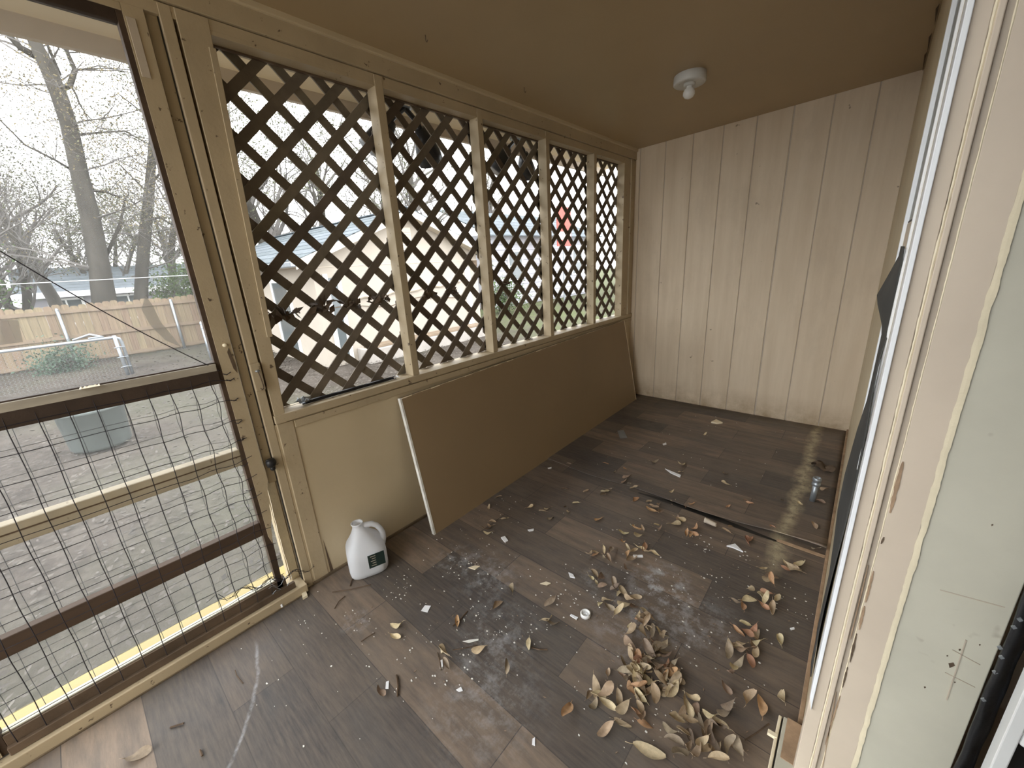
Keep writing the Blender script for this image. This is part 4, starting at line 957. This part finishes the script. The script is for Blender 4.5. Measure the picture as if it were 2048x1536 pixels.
# ---- garage behind the lattice
GX = -6.0
ga = empty('garage', (GX, 5.4, GZ)); tag(ga, 'cream gabled garage with grey shingle roof behind the lattice', 'garage')
y0, y1 = 3.3, 7.5; EZ = 1.72; PZ = 2.56; YM = (y0+y1)/2
MB().prism([Vector((GX, y0, GZ)), Vector((GX, y1, GZ)), Vector((GX, y1, EZ)), Vector((GX, YM, PZ-.08)), Vector((GX, y0, EZ))], (-7, 0, 0)).build('walls', 'stucco', ga)
def slope(ya, yb, nm):
    for k in range(9):
        t0_, t1_ = k/9, (k+1)/9
        pa = Vector((GX+.30, ya+(yb-ya)*t0_, EZ-.10+(PZ-EZ+.12)*t0_+.012)); pb = Vector((GX+.30, ya+(yb-ya)*(t1_+.03), EZ-.10+(PZ-EZ+.12)*(t1_+.03)))
        MB().prism([pa, pb, pb+Vector((0, 0, .02)), pa+Vector((0, 0, .02))], (-7.6, 0, 0)).build('shingle_course', 'shingle', ga)
slope(y0-.35, YM, 'l'); slope(y1+.35, YM, 'r')
for (ya, yb) in ((y0-.38, YM), (y1+.38, YM)):
    MB().prism([Vector((GX+.28, ya, EZ-.24)), Vector((GX+.28, yb, PZ-.12)), Vector((GX+.28, yb, PZ+.02)), Vector((GX+.28, ya, EZ-.10))], (.03, 0, 0)).build('rake_board', 'trimw', ga)
    MB().prism([Vector((GX+.28, ya, EZ-.20)), Vector((GX+.28, yb, PZ-.10)), Vector((GX+.28, yb, PZ-.085)), Vector((GX+.28, ya, EZ-.185))], (-.28, 0, 0)).build('rake_soffit', 'trimw', ga)
box('gutter', 'galv', ga, GX-7.3, GX+.3, y0-.45, y0-.35, EZ-.2, EZ-.10, bevel=.02)
box('eave_soffit', 'trimw', ga, GX-7.3, GX+.28, y0-.36, y0, EZ-.2, EZ-.17, bevel=0)
vt = box('gable_vent', 'trimw', ga, GX, GX+.03, 5.18, 5.55, 1.78, 2.24)
for k in range(7): MB().bar((GX+.035, 5.20, 1.83+k*.055), (GX+.035, 5.53, 1.83+k*.055), .02, .03).build('louver', 'casing_dark', vt)
box('belt_seam', 'casing_dark', ga, GX, GX+.008, y0, y1, 1.50, 1.512, bevel=0)
# side and front door / window with frames
def opening(x0, x1, z0, z1, yy, nm):
    d = box(nm, 'glass_dark', ga, x0, x1, yy-.02, yy+.02, z0, z1, bevel=0)
    for (a, b_, c, d_) in ((x0-.09, x0, z0, z1), (x1, x1+.09, z0, z1), (x0-.09, x1+.09, z1, z1+.09)): box('casing', 'white', d, a, b_, yy-.035, yy+.02, c, d_)
opening(-8.1, -7.3, GZ+.1, 1.25, y0, 'side_door'); opening(-9.9, -9.2, .4, 1.25, y0, 'side_window')
d = box('front_door', 'glass_dark', ga, GX-.02, GX+.02, 3.55, 3.72, GZ+.1, 1.30, bevel=0)
for a, b_ in ((3.47, 3.55), (3.72, 3.80)): box('casing', 'white', d, GX, GX+.035, a, b_, GZ+.1, 1.38)
d = box('front_post', 'white', ga, GX, GX+.05, 7.05, 7.2, GZ+.1, 1.35)
box('wall_lamp', 'wood_dark', ga, GX, GX+.10, 7.3, 7.42, 1.35, 1.5)
MB().tube([(GX+.03, 4.0+.22*i, .86+.03*math.sin(i*1.7)+.012*i) for i in range(14)], .03, 6).build('hose_line', 'casing_dark', ga)
MB().tube([(GX+.04, 3.3+.3*i, .70+.06*math.sin(i)) for i in range(13)], .008, 5).build('cable', 'wood_dark', ga)
box('foundation_ledge', 'concrete', ga, GX, GX+.5, 3.9, 7.4, GZ, -.12, bevel=.01)
for k in range(3): box('stacked_plank', 'fence_rail', ga, GX+.1+.1*k, GX+.2+.1*k, 4.0, 7.2, -.12+.002*k, -.07+.002*k, bevel=.004)

# ---- trees
def grow(b, p, d, L, rad, lev, r, up=.12, leaves=None, nseg=5, spread=.75, minlev=0):
    path = [p.copy()]; rr = [rad]; q = p.copy(); dd = d.copy()
    for i in range(nseg):
        dd = (dd+Vector((r.gauss(0, .16), r.gauss(0, .16), r.gauss(0, .12)+up*.3))).normalized(); q = q+dd*(L/nseg); path.append(q.copy()); rr.append(rad*(1-.65*(i+1)/nseg))
    b.tube(path, rr, 5 if rad > .05 else 3, False)
    if lev <= minlev:
        if leaves is not None:
            for i in range(1, len(path)): leaves.append(path[i]+Vector((r.gauss(0, .15), r.gauss(0, .15), r.gauss(0, .12))))
        return
    nb = r.choice((3, 4, 4)) if lev > 1 else r.choice((3, 4, 5))
    for k in range(nb):
        i = r.randint(2, nseg); base = path[i]; ax = Vector((r.gauss(0, 1), r.gauss(0, 1), r.gauss(0, .7))).normalized()
        nd_ = (dd+ax*spread*1.2+Vector((0, 0, up))).normalized()
        grow(b, base, nd_, L*r.uniform(.55, .78), max(rr[i]*.62, .004), lev-1, r, up, leaves, nseg, spread)
def foliage(pts, n, s, r, spread=.2):
    b = MB()
    for k in range(n):
        c = r.choice(pts)+Vector((r.gauss(0, spread), r.gauss(0, spread), r.gauss(0, spread)))
        d1 = Vector((r.gauss(0, 1), r.gauss(0, 1), r.gauss(0, 1))).normalized(); d2 = d1.cross(Vector((r.gauss(0, 1), r.gauss(0, 1), r.gauss(0, 1)))).normalized(); q = s*r.uniform(.6, 1.3)
        b.quad(c-d1*q, c+d2*q*.5, c+d1*q, c-d2*q*.5)
    return b
def tree(name, base, H, rad, seed, label, lev=4, leafmat=None, nleaf=0, lsize=.07, multi=1, lean=(0, 0), cat='tree', up=.15, spread=.75, lspread=.2):
    r = random.Random(seed); t = empty(name, base); tag(t, label, cat)
    tk = MB(); tw = MB(); lv = []
    for m_ in range(multi):
        a = 2*math.pi*m_/max(1, multi)+r.random(); d = Vector((lean[0]+(.28*math.cos(a) if multi > 1 else 0), lean[1]+(.28*math.sin(a) if multi > 1 else 0), 1)).normalized()
        p = Vector(base)+Vector((.12*math.cos(a), .12*math.sin(a), -.1))*(1 if multi > 1 else .0); path = [p]; rr = [rad]; n = 7
        for i in range(n):
            d = (d+Vector((r.gauss(0, .06), r.gauss(0, .06), .05))).normalized(); p = p+d*(H*.6/n); path.append(p); rr.append(rad*(1-.55*(i+1)/n))
        tk.tube(path, rr, 8)
        for i in range(3, n+1):
            for k in range(2 if multi > 1 else 3):
                a = r.uniform(0, 6.28); dd = (d*.5+Vector((math.cos(a), math.sin(a), r.uniform(.1, .8)))*.8).normalized()
                grow(tw, path[i], dd, H*r.uniform(.16, .26), rr[i]*.5, lev-2, r, up, lv, spread=spread)
    tk.build('trunk', 'bark', t, smooth=True)
    tw.build('branches', 'twigs_far', t)['kind'] = 'stuff'
    if nleaf and lv: foliage(lv, int(nleaf*(2.2 if cat == 'tree' else 1.3)), lsize*(.40 if cat == 'tree' else .7), r, lspread).build('foliage', leafmat, t)['kind'] = 'stuff'
    return t
# hero trees behind the fence, trunk lines as in the photo
def hero(name, label, X, line, limbs, seed, leafmat, nleaf):
    r = random.Random(seed); t = empty(name, (X, at(line[0][0], 600, 0, X).y, GZ)); tag(t, label, 'tree')
    path = [at(u, v, 0, X) for u, v, w in line]; rad = [abs(at(u+w/2, v, 0, X).y-at(u-w/2, v, 0, X).y)/2 for u, v, w in line]
    path = [Vector((X, path[0].y, GZ-.1))]+path; rad = [rad[0]*1.15]+rad
    tk = MB().tube(path, rad, 12); tw = MB(); lv = []
    for limb in limbs:
        lp = [at(u, v, 0, X-.3) for u, v, w in limb]; lr = [abs(at(u+w/2, v, 0, X).y-at(u-w/2, v, 0, X).y)/2 for u, v, w in limb]
        tk.tube(lp, lr, 7)
        for i in range(1, len(lp)):
            for k in range(3):
                a = Vector((r.gauss(0, 1), r.gauss(0, 1), r.gauss(.2, .8))).normalized(); grow(tw, lp[i], ((lp[i]-lp[i-1]).normalized()*.6+a).normalized(), r.uniform(.8, 1.6), lr[i]*.45, 2, r, .05, lv)
    for i in range(2, len(path)):
        for k in range(2):
            a = r.uniform(0, 6.28); grow(tw, path[i], Vector((math.cos(a), math.sin(a), .3)).normalized(), r.uniform(1.2, 2.2), rad[i]*.16, 2, r, .02, lv)
    tk.build('trunk', 'bark', t, smooth=True); tw.build('branches', 'twigs_far', t)['kind'] = 'stuff'
    if nleaf: foliage(lv, int(nleaf*2.2), .026, r, .25).build('foliage', leafmat, t)['kind'] = 'stuff'
hero('large_tree', 'large forked grey tree trunk rising behind the fence', -13.6,
     [(210, 610, 54), (200, 540, 46), (182, 440, 42), (160, 350, 38), (138, 250, 36), (118, 190, 36), (98, 140, 36), (75, 95, 30), (50, 40, 26), (20, -60, 22)],
     [[(85, 120, 22), (40, 95, 18), (8, 60, 16), (-40, 0, 14)], [(112, 185, 14), (140, 170, 14), (150, 140, 12), (135, 105, 9), (120, 70, 7), (150, 30, 5)], [(150, 270, 8), (200, 265, 5), (250, 262, 4), (300, 290, 3)], [(120, 150, 8), (95, 90, 7), (92, 60, 6)], [(160, 350, 8), (110, 320, 6), (50, 290, 5), (0, 240, 4)], [(180, 380, 8), (215, 385, 6), (240, 395, 4)], [(200, 540, 10), (240, 450, 8), (250, 400, 5)]], 11, 'leaf_yellow', 5200)
hero('slender_tree', 'slender tree trunk right of the forked tree behind the fence', -14.2,
     [(282, 600, 30), (284, 540, 27), (290, 470, 26), (297, 400, 22), (303, 330, 18), (306, 280, 16), (312, 200, 14), (318, 80, 12)],
     [[(292, 440, 7), (320, 435, 6), (345, 450, 4)], [(300, 370, 6), (335, 330, 5), (360, 300, 3)], [(300, 390, 6), (270, 360, 4), (240, 330, 3)], [(306, 270, 6), (285, 225, 4), (240, 190, 3)]], 17, 'leaf_olive', 3200)
tree('crepe_myrtle', (-14.5, -1.0, GZ), 5.5, .13, 3, 'multi-stemmed bare shrub tree at the left behind the fence', 5, 'leaf_yellow', 500, .06, multi=4, up=.2)
tree('bare_tree', (-15.5, -2.6, GZ), 7.5, .16, 5, 'bare twiggy tree at the far left beyond the fence', 5, 'leaf_olive', 900, .07, multi=2, up=.1)
tree('evergreen_bush', (-14.0, -1.9, GZ), 3.2, .07, 6, 'dense green bush at the left end behind the fence', 4, 'leaf_green', 6000, .08, multi=5, up=.1, cat='bush', lspread=.32)
tree('bright_bush', (-15.0, 3.15, GZ), 2.5, .05, 8, 'bright green bush behind the fence by the door post', 4, 'leaf_green', 3500, .07, multi=5, cat='bush', lspread=.25)
tree('small_shrub', (-11.7, -.15, GZ), .5, .02, 9, 'low blue-green shrub at the foot of the fence', 4, 'leaf_bluegreen', 1400, .05, multi=5, cat='bush', lspread=.13)
tree('bare_tree', (-19, .2, GZ), 9, .2, 21, 'bare tree far behind the forked trunk', 5, 'leaf_olive', 1500, .09, up=.12)
tree('bare_tree', (-18, 3.2, GZ), 8, .17, 22, 'bare tree beyond the slender trunk', 5, 'leaf_yellow', 1500, .09, up=.12)
tree('bare_tree', (-21, -3.5, GZ), 10, .22, 23, 'tall bare tree in the left distance', 5, 'leaf_olive', 1600, .09)
tree('yard_tree', (-14.5, 5.6, GZ), 9.5, .26, 24, 'tall thick trunk behind the garage roof in the first panel', 5, 'leaf_olive', 2200, .09, lean=(0, -.02))
tree('yard_tree', (-17, 8.5, GZ), 10, .24, 25, 'broad bare tree behind the garage peak', 5, 'leaf_olive', 2500, .1)
tree('yard_tree', (-16, 11.5, GZ), 10, .24, 26, 'bare tree behind the right garage eave', 4, 'leaf_olive', 2500, .1)
tree('yard_tree', (-11.5, 10.2, GZ), 9, .24, 27, 'straight pale trunk right of the garage', 4, 'leaf_olive', 1200, .09)
tree('yard_tree', (-15, 17, GZ), 10, .22, 28, 'bare tree beyond the pale house', 4, 'leaf_olive', 2000, .1)
tree('yard_tree', (-8.0, 22, GZ), 9.5, .2, 29, 'bare tree seen through the fourth panel', 4, 'leaf_olive', 2000, .1)
tree('yard_tree', (-5.0, 24, GZ), 9.5, .2, 30, 'bare tree seen through the last narrow panel', 4, 'leaf_yellow', 1600, .1)
tree('yard_tree', (-24, 8, GZ), 11, .25, 32, 'distant bare tree left of the garage roof', 4, 'leaf_olive', 2500, .12)
tree('yard_tree', (-9.5, 27, GZ), 11, .25, 33, 'distant bare tree behind the red panel', 4, 'leaf_olive', 2500, .12)
tree('garden_bush', (-8.3, 11.0, GZ), 1.2, .03, 34, 'low green bush in the side yard', 4, 'leaf_green', 1500, .06, multi=5, cat='bush', lspread=.2)
tree('garden_bush', (-5.2, 15.5, GZ), 1.1, .03, 35, 'low bush beyond the fourth panel', 4, 'leaf_olive', 1500, .06, multi=5, cat='bush', lspread=.2)

for i, (x_, y_, h_, lb) in enumerate(((-26, -5.5, 8, 'hazy bare tree at the left edge of the far tree line'), (-30, -1.5, 8.5, 'hazy bare tree in the far tree line left of the forked trunk'), (-29, 2.2, 8, 'hazy bare tree in the far tree line between the two trunks'), (-32, 5.6, 9, 'hazy bare tree in the far tree line by the door post'), (-36, 0.5, 10, 'tallest hazy tree of the far tree line'))):
    tree('distant_tree', (x_, y_, GZ), h_, .15, 50+i, lb, 5, 'leaf_olive', 2600, .16, multi=3, up=.05, spread=.9, lspread=.5)
# ---- neighbouring houses
nh = empty('pale_house', (-10.2, 16, GZ)); tag(nh, 'pale lap-sided house beyond the third and fourth panels', 'house')
HX = -9.6
MB().box(HX-5, HX-.02, 11.8, 19.5, GZ, 2.5).build('walls', 'lilac', nh)
for k in range(14): MB().prism([Vector((HX, 11.8, GZ+.1+k*.2)), Vector((HX+.03, 11.8, GZ+.1+k*.2)), Vector((HX, 11.8, GZ+.3+k*.2))], (0, 7.7, 0)).build('siding_board', 'lilac', nh)
for k in range(7):
    t0_, t1_ = k/7, (k+1)/7
    pa = Vector((HX+.4-2.9*t0_, 11.4, 2.4+1.2*t0_)); pb = Vector((HX+.4-2.9*t1_-.1, 11.4, 2.4+1.2*t1_+.03)); MB().prism([pa, pb, pb+Vector((0, 0, .04)), pa+Vector((0, 0, .04))], (0, 8.5, 0)).build('shingle_course', 'shingle', nh)
for y in (12.8, 15.0, 17.6):
    w_ = box('window', 'glass_dark', nh, HX+.03, HX+.05, y, y+.8, .7, 1.8, bevel=0)
    for a in ((y-.08, y, .62, 1.88), (y+.8, y+.88, .62, 1.88), (y, y+.8, 1.8, 1.88), (y, y+.8, .62, .7), (y, y+.8, 1.23, 1.27)): box('window_frame', 'white', w_, HX+.03, HX+.07, *a)
rp = empty('red_sign', (-8.0, 14.3, GZ)); tag(rp, 'tall red panel on a post seen through the fourth lattice panel', 'sign')
q0 = at(1113, 412, 0, -8.0); q1 = at(1142, 492, 0, -8.0)
box('red_board', 'red', rp, -8.02, -7.98, q0.y, q1.y, q1.z, q0.z, bevel=.01); box('white_band', 'white', rp, -7.98, -7.97, q0.y+.05, q1.y-.05, q1.z+.25, q1.z+.55)
MB().tube([(-8.03, (q0.y+q1.y)/2, GZ), (-8.03, (q0.y+q1.y)/2, q0.z)], .04, 8).build('post_tube', 'galv', rp)
q = at(1010, 600, 2, GZ); bt = empty('blue_basin', (q.x, q.y, GZ)); tag(bt, 'blue plastic basin on the grass beyond the third panel', 'basin')
MB().lathe([(0, .05), (.30, .05), (.34, .10), (.42, .45), (.46, .46), (.46, .50), (.42, .50), (.32, .12), (0, .1)], tuple(q), 24).build('basin_body', 'blue', bt, smooth=True)
def far_house(x, y0, y1, eave, ridge, label, mat='lilac'):
    h = empty('far_house', (x, (y0+y1)/2, GZ)); tag(h, label, 'house')
    MB().box(x-6, x, y0, y1, GZ, eave).build('walls', mat, h)
    for k in range(8):
        t0_, t1_ = k/8, (k+1)/8
        pa = Vector((x+.5-3.5*t0_, y0-.4, eave-.1+(ridge-eave)*t0_)); pb = Vector((x+.5-3.5*t1_-.1, y0-.4, eave-.1+(ridge-eave)*t1_+.02)); MB().prism([pa, pb, pb+Vector((0, 0, .06)), pa+Vector((0, 0, .06))], (0, y1-y0+.8, 0)).build('shingle_course', 'shingle', h)
    box('fascia', 'white', h, x+.46, x+.52, y0-.4, y1+.4, eave-.3, eave-.04)
    y = y0+.6
    while y < y1-1.2:
        w_ = box('window', 'glass_dark', h, x, x+.03, y, y+1.0, eave-1.5, eave-.45, bevel=0)
        for a in ((y-.1, y, eave-1.6, eave-.35), (y+1, y+1.1, eave-1.6, eave-.35), (y, y+1, eave-.45, eave-.35), (y, y+1, eave-1.6, eave-1.5), (y+.47, y+.53, eave-1.5, eave-.45)): box('window_frame', 'white', w_, x, x+.06, *a)
        y += 2.2
far_house(-27, -.6, 8.5, 1.3, 2.45, 'low grey-roofed house with white fascia beyond the fence')
far_house(-31, -12, -3.5, 1.5, 3.2, 'grey-roofed house at the far left behind bushes', 'stucco')

# white service line above the fence
MB().tube([(-13.0, -7+.5*i, 1.55+.012*(i-14)**2*.02) for i in range(30)], .009, 4, False).build('service_line', 'white', None); tag(bpy.data.objects['service_line'], 'thin white utility line strung above the fence', 'cable')
